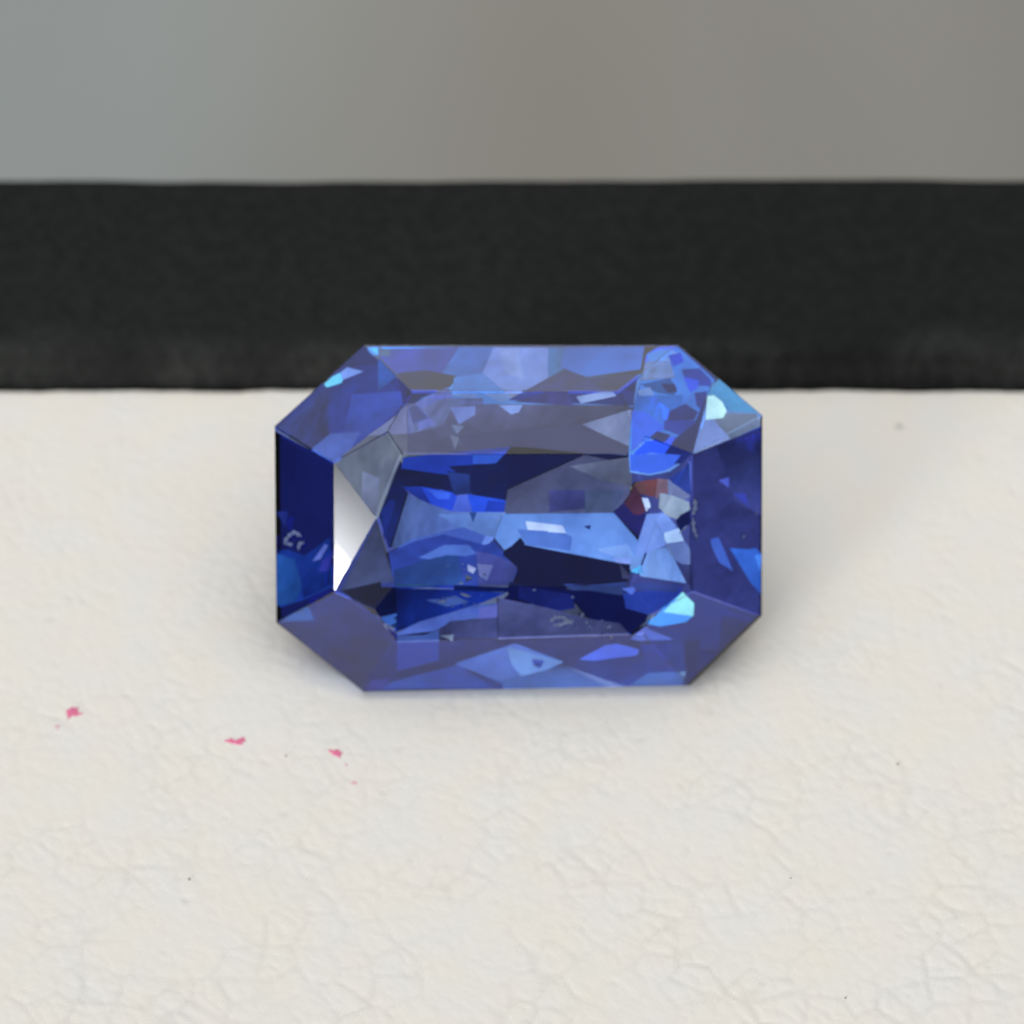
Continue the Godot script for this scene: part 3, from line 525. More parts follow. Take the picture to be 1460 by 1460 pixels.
		[Color(0.021, 0.081, 0.537), Vector3(0.2, -0.037, 0.979), [Vector3(-1.6120, 1.6387, 0.8082), Vector3(-1.5056, 1.6103, 0.8083), Vector3(-1.3550, 1.7274, 0.8082), Vector3(-1.1555, 1.8022, 0.8082), Vector3(-1.3076, 1.8120, 0.8081), Vector3(-1.5072, 1.8122, 0.8080)]],
		[Color(0.443, 0.65, 1), Vector3(0.047, -0.018, 0.999), [Vector3(-0.6167, 1.7083, 0.8137), Vector3(-0.5770, 1.8009, 0.8136), Vector3(-0.5309, 1.8008, 0.8136), Vector3(-0.2483, 1.6595, 0.8140), Vector3(-0.0762, 1.7169, 0.8140), Vector3(-0.1880, 1.8109, 0.8138), Vector3(-0.9412, 1.8116, 0.8133), Vector3(-0.9485, 1.7607, 0.8134)]],
		[Color(0.498, 0.461, 0.773), Vector3(0.1, -0.077, 0.992), [Vector3(1.6110, 0.9340, 0.8165), Vector3(1.6110, 1.5038, 0.8155), Vector3(1.5430, 1.6171, 0.8152), Vector3(-1.5931, 1.6421, 0.8132), Vector3(-1.5931, 0.9241, 0.8145)]],
		[Color(0.535, 0.546, 0.916), Vector3(-0.206, 0.181, 0.962), [Vector3(-1.5772, 1.5805, 0.8183), Vector3(-1.5858, 1.1984, 0.8190), Vector3(-1.0574, 1.3348, 0.8191), Vector3(-0.9597, 1.5627, 0.8187), Vector3(-0.4975, 1.5957, 0.8190), Vector3(-0.4975, 1.7169, 0.8188), Vector3(-0.9270, 1.7169, 0.8185), Vector3(-0.9649, 1.8116, 0.8183), Vector3(-1.1411, 1.8118, 0.8182), Vector3(-1.4977, 1.6335, 0.8183)]],
		[Color(0.338, 0.366, 0.805), Vector3(0.145, -0.027, 0.989), [Vector3(-1.5001, 1.3448, 0.8238), Vector3(-1.2752, 1.4385, 0.8238), Vector3(-1.4390, 1.6205, 0.8233), Vector3(-1.5548, 1.5819, 0.8233)]],
		[Color(0.398, 0.457, 0.806), Vector3(0.142, 0.052, 0.988), [Vector3(-0.8413, 1.3444, 0.8242), Vector3(-0.6121, 1.4855, 0.8241), Vector3(-0.6121, 1.6028, 0.8239), Vector3(-0.9708, 1.5849, 0.8237)]],
		[Color(0.638, 0.701, 0.918), Vector3(0.12, -0.021, 0.993), [Vector3(-0.8714, 1.2115, 0.8244), Vector3(-0.7618, 1.3211, 0.8243), Vector3(-0.9590, 1.3430, 0.8241)]],
		[Color(0.82, 0.824, 1), Vector3(0.14, -0.041, 0.989), [Vector3(-0.9035, 0.9802, 0.8248), Vector3(-0.8377, 1.1557, 0.8245), Vector3(-0.9693, 1.1995, 0.8244)]],
		[Color(0.025, 0.092, 0.614), Vector3(0.079, -0.049, 0.996), [Vector3(0.0693, 1.8106, 0.8190), Vector3(-0.1482, 1.6909, 0.8190), Vector3(1.5466, 1.6110, 0.8202), Vector3(1.4277, 1.8092, 0.8198)]],
		[Color(0.232, 0.215, 0.997), Vector3(0.198, -0.012, 0.98), [Vector3(0.7837, 1.6072, 0.8248), Vector3(0.7058, 1.8099, 0.8244), Vector3(0.4017, 1.8102, 0.8242), Vector3(-0.0452, 1.6665, 0.8241)]],
		[Color(0.418, 0.51, 0.798), Vector3(0.125, 0.074, 0.989), [Vector3(-0.1025, 1.4874, 0.8294), Vector3(0.0064, 1.5146, 0.8294), Vector3(0.0583, 1.6185, 0.8293), Vector3(-0.2841, 1.6186, 0.8291)]],
		[Color(0.539, 0.626, 0.819), Vector3(0.058, 0.032, 0.998), [Vector3(0.8869, 1.6419, 0.8248), Vector3(1.3928, 1.7484, 0.8249), Vector3(1.3460, 1.8092, 0.8248), Vector3(1.1921, 1.8094, 0.8247), Vector3(0.8220, 1.7393, 0.8246)]],
		[Color(0.669, 0.687, 0.87), Vector3(0.186, 0.066, 0.98), [Vector3(1.6361, 1.0060, 0.8213), Vector3(1.6361, 1.4617, 0.8205), Vector3(1.5811, 1.5535, 0.8204), Vector3(0.8837, 1.3393, 0.8203)]],
		[Color(0.312, 0.289, 0.539), Vector3(0.199, 0.009, 0.98), [Vector3(1.6108, 0.9340, 0.8315), Vector3(1.6108, 1.0064, 0.8313), Vector3(0.8944, 1.3493, 0.8303), Vector3(-0.8722, 1.1854, 0.8295), Vector3(-0.6653, 0.9269, 0.8300)], "calm"],
		[Color(0.827, 0.766, 0.899), Vector3(0.157, -0.052, 0.986), [Vector3(-1.5793, 0.9241, 0.8245), Vector3(-1.5793, 1.6292, 0.8232), Vector3(-1.6518, 1.5723, 0.8233), Vector3(-1.8442, 1.2536, 0.8237), Vector3(-1.6345, 0.9239, 0.8244)]],
		[Color(0.338, 0.313, 0.438), Vector3(0.161, 0.089, 0.983), [Vector3(-1.8110, 1.2014, 0.8288), Vector3(-1.5793, 1.2149, 0.8290), Vector3(-1.5793, 1.6135, 0.8283), Vector3(-1.6669, 1.5471, 0.8283), Vector3(-1.8442, 1.2535, 0.8287)]],
		[Color(0.024, 0.088, 0.589), Vector3(0.127, 0.004, 0.992), [Vector3(-0.1164, 0.9286, 0.8354), Vector3(-0.0730, 1.0297, 0.8352), Vector3(-1.0254, 0.9364, 0.8348), Vector3(-0.6197, 0.9270, 0.8351)]],
		[Color(0.038, 0.144, 0.962), Vector3(0.058, -0.016, 0.998), [Vector3(-0.1272, 0.9285, 0.8404), Vector3(-0.0692, 0.9768, 0.8403), Vector3(-0.4462, 0.9381, 0.8402), Vector3(-0.3107, 0.9279, 0.8403)]],
		[Color(0.002, 0.002, 0.02), Vector3(0.26, 0.01, 0.966), [Vector3(0.9505, 0.9318, 0.8460), Vector3(0.2090, 1.0127, 0.8454), Vector3(-0.0968, 1.0280, 0.8452), Vector3(-0.1899, 0.9283, 0.8453)]],
		[Color(0.065, 0.394, 0.76), Vector3(0.025, 0.048, 0.999), [Vector3(1.7981, 1.1913, 0.8361), Vector3(1.6235, 1.4823, 0.8355), Vector3(1.6001, 1.3945, 0.8356), Vector3(1.5663, 0.9338, 0.8364), Vector3(1.6392, 0.9340, 0.8365)]],
		[Color(0.027, 0.149, 0.672), Vector3(-0.006, 0.05, 0.999), [Vector3(1.6150, 1.4964, 0.8405), Vector3(1.5993, 0.9628, 0.8414), Vector3(1.6931, 1.0214, 0.8414), Vector3(1.7980, 1.1913, 0.8411)]],
	],
	"upper right star": [
		[Color(0.191, 0.219, 0.638), Vector3(0.211, -0.079, 0.974), [Vector3(2.4661, 0.9477, 0.6189), Vector3(1.7928, 1.1971, 0.7950), Vector3(1.6338, 0.9397, 0.7954), Vector3(1.9495, -0.0279, 0.6019), Vector3(2.4607, 0.9200, 0.6164)]],
		[Color(0.038, 0.142, 0.95), Vector3(0.3, -0.146, 0.943), [Vector3(1.6976, 0.7450, 0.7615), Vector3(2.1390, 0.8402, 0.6798), Vector3(1.6465, 0.9017, 0.7929)]],
		[Color(0.263, 0.358, 0.62), Vector3(0.107, 0.002, 0.994), [Vector3(2.0143, 0.0912, 0.6087), Vector3(1.9130, 0.0849, 0.6295), Vector3(1.9499, -0.0282, 0.6069)]],
		[Color(0.033, 0.1, 0.479), Vector3(0.175, -0.041, 0.984), [Vector3(2.1619, 0.5147, 0.6325), Vector3(2.2228, 0.4779, 0.6147), Vector3(2.3612, 0.7345, 0.6186), Vector3(2.1225, 0.5731, 0.6485)]],
		[Color(0.879, 0.232, 0.205), Vector3(0.142, -0.106, 0.984), [Vector3(1.8291, 0.3422, 0.6810), Vector3(1.9052, 0.3216, 0.6621), Vector3(2.0080, 0.4071, 0.6513), Vector3(2.0249, 0.5275, 0.6634), Vector3(1.9688, 0.5830, 0.6826), Vector3(1.7612, 0.5502, 0.7226)]],
		[Color(1, 0.495, 0.497), Vector3(0.167, -0.096, 0.981), [Vector3(1.9356, 0.2903, 0.6566), Vector3(2.1351, 0.3897, 0.6271), Vector3(2.1521, 0.5652, 0.6463), Vector3(1.9704, 0.5830, 0.6874)]],
		[Color(0.369, 0.375, 0.482), Vector3(0.099, -0.027, 0.995), [Vector3(2.1288, 0.3423, 0.6274), Vector3(2.1462, 0.3337, 0.6225), Vector3(2.2309, 0.4908, 0.6249), Vector3(2.1096, 0.5792, 0.6624)]],
		[Color(0.61, 0.617, 0.572), Vector3(-0.035, 0.083, 0.996), [Vector3(1.9864, 0.1722, 0.6407), Vector3(2.0341, 0.1249, 0.6244), Vector3(2.1552, 0.3495, 0.6278), Vector3(2.0031, 0.3796, 0.6642)]],
		[Color(0.335, 0.563, 0.916), Vector3(0.171, -0.018, 0.985), [Vector3(1.7305, 0.6451, 0.7467), Vector3(1.8546, 0.6272, 0.7179), Vector3(2.1434, 0.6834, 0.6636), Vector3(2.3038, 0.7971, 0.6442), Vector3(2.4666, 0.9459, 0.6288), Vector3(1.7935, 1.1965, 0.8051), Vector3(1.6346, 0.9391, 0.8054)]],
		[Color(0.094, 0.212, 0.638), Vector3(0.1, 0.033, 0.994), [Vector3(1.7180, 1.0732, 0.8103), Vector3(1.8597, 1.1387, 0.7886), Vector3(1.8902, 1.1605, 0.7849), Vector3(1.7939, 1.1961, 0.8101)]],
		[Color(0.031, 0.118, 0.787), Vector3(0.134, 0.041, 0.99), [Vector3(1.6460, 0.9059, 0.8090), Vector3(1.8705, 0.9483, 0.7666), Vector3(2.0976, 0.9327, 0.7161), Vector3(2.1687, 1.0572, 0.7172), Vector3(1.9551, 1.1363, 0.7731), Vector3(1.8005, 1.1122, 0.8029), Vector3(1.6496, 0.9614, 0.8155), Vector3(1.6354, 0.9384, 0.8155)]],
		[Color(0.07, 0.176, 0.68), Vector3(0.046, 0.018, 0.999), [Vector3(1.7221, 0.6737, 0.7676), Vector3(1.8556, 0.6498, 0.7360), Vector3(2.0808, 0.6981, 0.6943), Vector3(2.2757, 0.8115, 0.6675), Vector3(2.3131, 0.9246, 0.6743), Vector3(2.0758, 0.9409, 0.7270), Vector3(1.6398, 0.9259, 0.8181)]],
		[Color(0.031, 0.117, 0.778), Vector3(0.159, -0.131, 0.978), [Vector3(2.2983, 0.9172, 0.6816), Vector3(2.4460, 0.9542, 0.6549), Vector3(2.1578, 1.0608, 0.7303), Vector3(2.0701, 0.9341, 0.7325)]],
		[Color(0.02, 0.077, 0.512), Vector3(0.207, -0.075, 0.975), [Vector3(2.3612, 0.9854, 0.6822), Vector3(2.2104, 0.7928, 0.6893), Vector3(2.3028, 0.7930, 0.6696), Vector3(2.4679, 0.9413, 0.6537), Vector3(2.4687, 0.9455, 0.6541)]],
	],
	"right star": [
		[Color(0.466, 0.47, 1), Vector3(0.28, -0.102, 0.955), [Vector3(2.4544, 0.9029, 0.6112), Vector3(2.2422, 0.5281, 0.6089), Vector3(1.9430, -0.0267, 0.6004), Vector3(2.4674, -1.0197, 0.2222), Vector3(2.4812, -1.0176, 0.2179)]],
		[Color(0.42, 0.551, 0.914), Vector3(0.149, -0.049, 0.988), [Vector3(2.1171, -0.3555, 0.4804), Vector3(2.3455, -0.2993, 0.4135), Vector3(2.2084, -0.0639, 0.5075), Vector3(2.0758, 0.0992, 0.5855), Vector3(2.0096, 0.0951, 0.6074), Vector3(1.9437, -0.0271, 0.6055)]],
		[Color(0.908, 1, 0.934), Vector3(0.273, 0.049, 0.961), [Vector3(2.1056, -0.3330, 0.4942), Vector3(2.3448, -0.3018, 0.4186), Vector3(2.2700, -0.1192, 0.4807), Vector3(2.0594, -0.1887, 0.5389), Vector3(2.0693, -0.2642, 0.5204)]],
		[Color(0.482, 0.556, 0.82), Vector3(0.262, -0.06, 0.963), [Vector3(2.2381, -0.5829, 0.4043), Vector3(2.3272, -0.6360, 0.3632), Vector3(2.4530, -0.6364, 0.3200), Vector3(2.4696, -0.4795, 0.3457), Vector3(2.3667, -0.3112, 0.4146), Vector3(2.1102, -0.3407, 0.4965)]],
		[Color(0.123, 0.202, 0.711), Vector3(0.21, -0.117, 0.971), [Vector3(2.2175, 0.4807, 0.6133), Vector3(2.4630, 0.3332, 0.4997), Vector3(2.4628, 0.3478, 0.5027), Vector3(2.4426, 0.8344, 0.6069), Vector3(2.3829, 0.7874, 0.6180)]],
		[Color(0.247, 0.366, 0.833), Vector3(0.116, -0.036, 0.993), [Vector3(2.4393, 0.3612, 0.5188), Vector3(2.4633, 0.3534, 0.5090), Vector3(2.4568, 0.8220, 0.6050), Vector3(2.4197, 0.8219, 0.6177)]],
		[Color(0.649, 0.658, 0.933), Vector3(0.3, -0.333, 0.894), [Vector3(2.1415, 0.3364, 0.6212), Vector3(2.2932, 0.2616, 0.5543), Vector3(2.4430, 0.3361, 0.5179), Vector3(2.2260, 0.4931, 0.6236)]],
		[Color(0.749, 0.749, 0.651), Vector3(0.175, -0.055, 0.983), [Vector3(2.0294, 0.1269, 0.6231), Vector3(2.0976, 0.0596, 0.5863), Vector3(2.2329, 0.0095, 0.5299), Vector3(2.4351, 0.1266, 0.4841), Vector3(2.4162, 0.2516, 0.5156), Vector3(2.1696, 0.3487, 0.6194), Vector3(2.1510, 0.3524, 0.6265)]],
		[Color(0.112, 0.195, 0.985), Vector3(0.316, -0.166, 0.934), [Vector3(2.2350, -0.0241, 0.5278), Vector3(2.2916, -0.1533, 0.4826), Vector3(2.4518, -0.0473, 0.4490), Vector3(2.4505, 0.1527, 0.4894), Vector3(2.2870, 0.0625, 0.5274)]],
		[Color(0.192, 0.192, 0.6), Vector3(0.249, -0.119, 0.961), [Vector3(2.4361, 0.8778, 0.6447), Vector3(2.4481, -0.9780, 0.2695), Vector3(2.4714, -1.0221, 0.2527), Vector3(2.4851, -1.0200, 0.2484), Vector3(2.4581, 0.9159, 0.6448)]],
	],
	"lower right star": [
		[Color(0.207, 0.205, 0.516), Vector3(0.113, -0.143, 0.983), [Vector3(1.9497, -0.0240, 0.6008), Vector3(1.6339, -0.9508, 0.4154), Vector3(1.9173, -1.3380, 0.2515), Vector3(2.4742, -1.0170, 0.2226)]],
		[Color(0.072, 0.14, 0.62), Vector3(0.122, -0.136, 0.983), [Vector3(1.9090, -1.3266, 0.2616), Vector3(2.2081, -1.1712, 0.2415), Vector3(2.2788, -1.1304, 0.2378), Vector3(2.3371, -0.9517, 0.2741), Vector3(1.6850, -1.0206, 0.3912)]],
		[Color(0.121, 0.159, 0.446), Vector3(0.152, -0.114, 0.982), [Vector3(1.6414, -0.9324, 0.4294), Vector3(1.6662, -0.9937, 0.4077), Vector3(2.2561, -1.0322, 0.2744), Vector3(2.3027, -0.9377, 0.2903), Vector3(1.6584, -0.8824, 0.4394)]],
		[Color(0.427, 0.554, 0.896), Vector3(0.121, -0.074, 0.99), [Vector3(1.7910, -0.4915, 0.5124), Vector3(2.0842, -0.3617, 0.4866), Vector3(2.1230, -0.3520, 0.4811), Vector3(1.9501, -0.0246, 0.6058)]],
		[Color(0.594, 0.703, 1), Vector3(0.122, -0.377, 0.918), [Vector3(2.1677, -0.5330, 0.4281), Vector3(2.2267, -0.5682, 0.4062), Vector3(2.1852, -0.4695, 0.4416), Vector3(2.1150, -0.3367, 0.4922), Vector3(2.0787, -0.3409, 0.4986)]],
		[Color(0.411, 0.584, 0.861), Vector3(-0.044, 0.006, 0.999), [Vector3(1.6960, -0.7738, 0.4663), Vector3(1.7473, -0.8045, 0.4473), Vector3(2.3922, -0.9034, 0.2863), Vector3(2.2197, -0.5665, 0.4134), Vector3(2.0859, -0.3849, 0.4905), Vector3(1.7994, -0.4704, 0.5270)]],
		[Color(0.214, 0.522, 0.787), Vector3(0.112, -0.054, 0.992), [Vector3(1.7010, -0.7608, 0.4741), Vector3(1.7837, -0.7775, 0.4523), Vector3(1.7457, -0.6295, 0.5003)]],
		[Color(0.157, 0.469, 0.838), Vector3(0.096, -0.028, 0.995), [Vector3(2.3816, -1.0726, 0.2426), Vector3(2.3398, -1.0312, 0.2626), Vector3(2.1313, -1.2051, 0.2588), Vector3(2.2427, -1.1527, 0.2498)], "flash"],
		[Color(0.434, 0.869, 0.606), Vector3(0.102, 0.041, 0.994), [Vector3(2.3820, -1.0732, 0.2477), Vector3(2.3393, -1.0308, 0.2680), Vector3(2.2194, -1.1554, 0.2592), Vector3(2.2920, -1.1250, 0.2524)], "flash"],
	],
	"near star": [
		[Color(0.876, 0.857, 1), Vector3(0.174, -0.208, 0.963), [Vector3(1.7923, -1.6187, 0.1286), Vector3(1.9232, -1.3314, 0.2509), Vector3(1.6398, -0.9442, 0.4148), Vector3(-1.7520, -0.9137, 0.4209), Vector3(-2.0502, -1.2660, 0.2706), Vector3(-1.7377, -1.7298, 0.0743)]],
		[Color(0.089, 0.178, 1), Vector3(0.13, -0.191, 0.973), [Vector3(-1.7680, -0.9336, 0.4179), Vector3(-1.7612, -0.9735, 0.4009), Vector3(-1.2685, -0.9580, 0.4085), Vector3(-0.9067, -0.9731, 0.4028), Vector3(-0.1137, -0.9731, 0.4044), Vector3(-0.0972, -0.9294, 0.4230), Vector3(-1.7519, -0.9145, 0.4260)]],
		[Color(0.211, 0.493, 0.657), Vector3(0.13, -0.213, 0.968), [Vector3(-1.7500, -0.9154, 0.4310), Vector3(-1.7462, -0.9437, 0.4190), Vector3(-1.3132, -0.9437, 0.4199), Vector3(-1.1110, -0.9320, 0.4253), Vector3(-1.4012, -0.9186, 0.4304)]],
		[Color(0.969, 0.93, 1), Vector3(0.216, -0.151, 0.965), [Vector3(-0.5716, -0.9261, 0.4289), Vector3(-0.5706, -0.9433, 0.4216), Vector3(-0.1136, -0.9591, 0.4158), Vector3(-0.1035, -0.9303, 0.4281)]],
		[Color(0.04, 0.15, 1), Vector3(0.218, -0.166, 0.962), [Vector3(-1.7692, -1.6039, 0.1386), Vector3(-1.3582, -1.4449, 0.2069), Vector3(-0.9345, -1.3078, 0.2660), Vector3(-0.5408, -1.1859, 0.3186), Vector3(-0.1777, -1.0338, 0.3839), Vector3(-0.9061, -0.9803, 0.4052), Vector3(-1.7477, -0.9650, 0.4100)]],
		[Color(0.235, 0.363, 0.795), Vector3(0.058, -0.207, 0.977), [Vector3(-1.0133, -1.2335, 0.3029), Vector3(-0.7036, -1.1642, 0.3329), Vector3(-0.9059, -1.0715, 0.3719), Vector3(-1.0600, -1.1180, 0.3518), Vector3(-1.3305, -1.1331, 0.3448)]],
		[Color(0.029, 0.11, 0.737), Vector3(0.164, -0.252, 0.954), [Vector3(-0.9184, -0.9972, 0.4034), Vector3(-0.1282, -1.0283, 0.3918), Vector3(-0.1063, -0.9515, 0.4245), Vector3(-0.7920, -0.9249, 0.4344), Vector3(-0.9181, -0.9238, 0.4346)]],
		[Color(0.312, 0.423, 1), Vector3(0.054, -0.188, 0.981), [Vector3(-1.5447, -1.6920, 0.1124), Vector3(-1.1463, -1.5531, 0.1722), Vector3(-0.9651, -1.4620, 0.2113), Vector3(-0.6348, -1.4015, 0.2377), Vector3(-0.2017, -1.3859, 0.2452), Vector3(-0.1844, -1.1786, 0.3333), Vector3(-0.6378, -1.2101, 0.3190), Vector3(-1.0172, -1.3323, 0.2663), Vector3(-1.4270, -1.4544, 0.2136), Vector3(-1.7928, -1.6382, 0.1348)]],
		[Color(0.344, 0.318, 0.716), Vector3(0.164, -0.091, 0.982), [Vector3(-0.5739, -1.4506, 0.2224), Vector3(-0.2016, -1.3853, 0.2509), Vector3(-0.1842, -1.1772, 0.3393), Vector3(-0.5561, -1.2586, 0.3040)]],
		[Color(0.32, 0.297, 0.579), Vector3(0.225, -0.135, 0.965), [Vector3(-1.7690, -1.6552, 0.1385), Vector3(-1.7692, -1.6876, 0.1247), Vector3(-1.7374, -1.7350, 0.1047), Vector3(0.2229, -1.6732, 0.1349), Vector3(0.2220, -1.1270, 0.3669), Vector3(-0.2163, -1.3794, 0.2588), Vector3(-0.9732, -1.4404, 0.2313), Vector3(-1.1556, -1.5779, 0.1726)]],
		[Color(0.263, 0.377, 0.86), Vector3(0.168, -0.17, 0.971), [Vector3(-1.1398, -1.7170, 0.1189), Vector3(-1.1389, -1.5570, 0.1869), Vector3(-1.3356, -1.6395, 0.1515), Vector3(-1.7689, -1.6551, 0.1440), Vector3(-1.7692, -1.6885, 0.1298), Vector3(-1.7373, -1.7358, 0.1097)]],
		[Color(1, 1, 0.963), Vector3(0.07, -0.205, 0.976), [Vector3(-0.9223, -1.6379, 0.1530), Vector3(-1.1221, -1.6547, 0.1454), Vector3(-0.9472, -1.7109, 0.1219)]],
		[Color(0.576, 0.535, 0.79), Vector3(0.054, -0.238, 0.97), [Vector3(-0.0283, -1.6820, 0.1361), Vector3(0.1288, -1.6576, 0.1468), Vector3(-0.0297, -1.5776, 0.1804), Vector3(-0.3213, -1.6396, 0.1535), Vector3(-0.1409, -1.6855, 0.1343)]],
		[Color(0.033, 0.124, 0.83), Vector3(0.135, -0.308, 0.942), [Vector3(-2.0067, -1.2212, 0.3278), Vector3(-2.0078, -1.3343, 0.2797), Vector3(-1.9744, -1.3839, 0.2587), Vector3(-1.7341, -1.3253, 0.2841), Vector3(-1.7468, -0.9544, 0.4416), Vector3(-1.7809, -0.9544, 0.4416)]],
		[Color(0.058, 0.135, 0.898), Vector3(0.157, -0.298, 0.941), [Vector3(-1.9953, -1.3536, 0.2770), Vector3(-1.9346, -1.3536, 0.2771), Vector3(-1.9442, -1.1483, 0.3643), Vector3(-2.0497, -1.2730, 0.3111)]],
		[Color(0.15, 0.366, 0.962), Vector3(0.105, -0.405, 0.908), [Vector3(-1.9265, -1.4566, 0.2388), Vector3(-1.7441, -1.5676, 0.1920), Vector3(-1.7420, -1.3324, 0.2919), Vector3(-1.9691, -1.3933, 0.2656)]],
		[Color(0.022, 0.02, 0.136), Vector3(0.156, -0.177, 0.972), [Vector3(-0.0595, -0.9351, 0.4533), Vector3(-0.0701, -0.9937, 0.4283), Vector3(-0.2686, -1.1968, 0.3417), Vector3(1.5082, -1.1968, 0.3453), Vector3(1.5072, -1.0798, 0.3950), Vector3(0.7025, -0.9882, 0.4322), Vector3(0.6759, -0.9417, 0.4519)]],
		[Color(0.293, 0.416, 1), Vector3(0.182, -0.212, 0.96), [Vector3(0.6847, -0.9426, 0.4570), Vector3(0.7521, -0.9969, 0.4341), Vector3(1.5211, -1.0742, 0.4028), Vector3(1.5312, -0.9503, 0.4555)]],
		[Color(0.075, 0.132, 0.877), Vector3(0.093, -0.303, 0.949), [Vector3(-0.1271, -0.9362, 0.4635), Vector3(-0.1272, -1.1358, 0.3787), Vector3(0.8065, -1.1539, 0.3730), Vector3(1.0034, -1.4046, 0.2668), Vector3(1.4336, -1.4948, 0.2294), Vector3(1.5720, -1.6333, 0.1709), Vector3(1.5976, -1.6325, 0.1712), Vector3(1.8246, -1.4550, 0.2471), Vector3(1.8641, -1.3316, 0.2996), Vector3(1.5539, -1.2400, 0.3379), Vector3(1.4986, -1.0773, 0.4069), Vector3(1.0086, -1.0043, 0.4369), Vector3(0.7591, -1.0043, 0.4364), Vector3(0.3122, -0.9402, 0.4627)], "calm"],
		[Color(0.085, 0.134, 0.825), Vector3(0.181, -0.22, 0.959), [Vector3(-0.0023, -1.1151, 0.3932), Vector3(0.4159, -1.2798, 0.3241), Vector3(0.5084, -1.3171, 0.3085), Vector3(0.8091, -1.2602, 0.3332), Vector3(0.7685, -1.0605, 0.4179), Vector3(0.0407, -0.9386, 0.4683), Vector3(-0.0024, -0.9382, 0.4683)]],
		[Color(0.075, 0.147, 0.73), Vector3(0.054, -0.476, 0.878), [Vector3(1.5342, -1.2602, 0.3347), Vector3(1.8682, -1.3534, 0.2958), Vector3(1.9143, -1.3290, 0.3062), Vector3(1.6889, -1.0211, 0.4366), Vector3(1.4931, -1.0425, 0.4271)]],
		[Color(0.269, 0.379, 1), Vector3(0.047, -0.168, 0.985), [Vector3(1.6167, -1.0700, 0.4211), Vector3(1.6723, -0.9993, 0.4512), Vector3(1.6410, -0.9566, 0.4693), Vector3(1.4721, -0.9736, 0.4617)]],
		[Color(0.21, 0.195, 0.541), Vector3(0.03, -0.2, 0.979), [Vector3(1.8502, -1.4984, 0.2341), Vector3(1.6469, -1.6318, 0.1771), Vector3(1.7915, -1.6272, 0.1793)]],
		[Color(0.162, 0.15, 0.392), Vector3(0.015, -0.193, 0.981), [Vector3(1.8501, -1.4993, 0.2392), Vector3(1.6468, -1.6327, 0.1821), Vector3(1.7915, -1.6281, 0.1844)]],
		[Color(0.516, 0.477, 0.857), Vector3(0.135, -0.218, 0.967), [Vector3(1.5879, -1.6345, 0.1812), Vector3(1.4452, -1.4741, 0.2491), Vector3(1.0124, -1.4196, 0.2714), Vector3(0.4229, -1.2578, 0.3389), Vector3(-0.2877, -1.1110, 0.3998), Vector3(-0.2883, -1.6936, 0.1523)]],
		[Color(0.394, 0.425, 0.925), Vector3(-0.004, -0.173, 0.985), [Vector3(1.8329, -1.5379, 0.2282), Vector3(1.8142, -1.5254, 0.2335), Vector3(1.6844, -1.6323, 0.1878), Vector3(1.7914, -1.6290, 0.1894)]],
		[Color(0.179, 0.166, 0.828), Vector3(0.206, -0.186, 0.961), [Vector3(-1.7343, -1.6346, 0.1691), Vector3(-1.8590, -1.5462, 0.2063), Vector3(-1.8257, -1.6069, 0.1806), Vector3(-1.7371, -1.7384, 0.1250)]],
	],
	"lower left star": [
		[Color(0.181, 0.267, 0.913), Vector3(-0.039, -0.168, 0.985), [Vector3(-2.0169, 0.0207, 0.6099), Vector3(-2.6178, -1.0181, 0.2226), Vector3(-2.0453, -1.2738, 0.2712), Vector3(-1.7470, -0.9214, 0.4215)]],
		[Color(0.346, 0.382, 0.686), Vector3(0.005, -0.174, 0.985), [Vector3(-2.0097, -0.0064, 0.6097), Vector3(-2.5171, -1.0043, 0.2515), Vector3(-1.7611, -0.8741, 0.4361)]],
		[Color(0.015, 0.056, 0.372), Vector3(0.065, -0.247, 0.967), [Vector3(-1.7784, -0.9586, 0.4162), Vector3(-1.9950, -0.9592, 0.3728), Vector3(-1.9966, -1.2164, 0.3063)]],
		[Color(0.017, 0.062, 0.414), Vector3(0.037, -0.237, 0.971), [Vector3(-1.9350, -1.1437, 0.3425), Vector3(-1.9483, -0.8816, 0.4073), Vector3(-2.5244, -1.0089, 0.2594), Vector3(-2.3577, -1.1363, 0.2599), Vector3(-2.0464, -1.2753, 0.2864)]],
	],
	"table": [
		[Color(0.293, 0.318, 0.869), Vector3(0.161, -0.092, 0.983), [Vector3(1.9545, -0.0260, 0.6022), Vector3(1.6388, 0.9416, 0.7957), Vector3(-1.6358, 0.9314, 0.7937), Vector3(-2.0228, 0.0199, 0.6114), Vector3(-1.7529, -0.9222, 0.4230), Vector3(1.6387, -0.9528, 0.4169)]],
		[Color(1, 1, 0.353), Vector3(0.102, -0.142, 0.985), [Vector3(-1.5933, 0.9311, 0.7987), Vector3(-1.5935, 0.8737, 0.7873), Vector3(1.6134, 0.4162, 0.6958), Vector3(1.6111, 0.9411, 0.8007)]],
		[Color(1, 1, 1), Vector3(0.102, -0.146, 0.984), [Vector3(0.0246, 0.9357, 0.8048), Vector3(1.6112, 0.9119, 0.8000), Vector3(1.6111, 0.9406, 0.8057)]],
		[Color(0.811, 0.751, 0.579), Vector3(0.052, -0.111, 0.993), [Vector3(-2.0210, 0.0132, 0.6203), Vector3(-2.0126, 0.0018, 0.6180), Vector3(-1.5799, 0.9307, 0.8038), Vector3(-1.6357, 0.9305, 0.8037), Vector3(-2.0227, 0.0190, 0.6214)]],
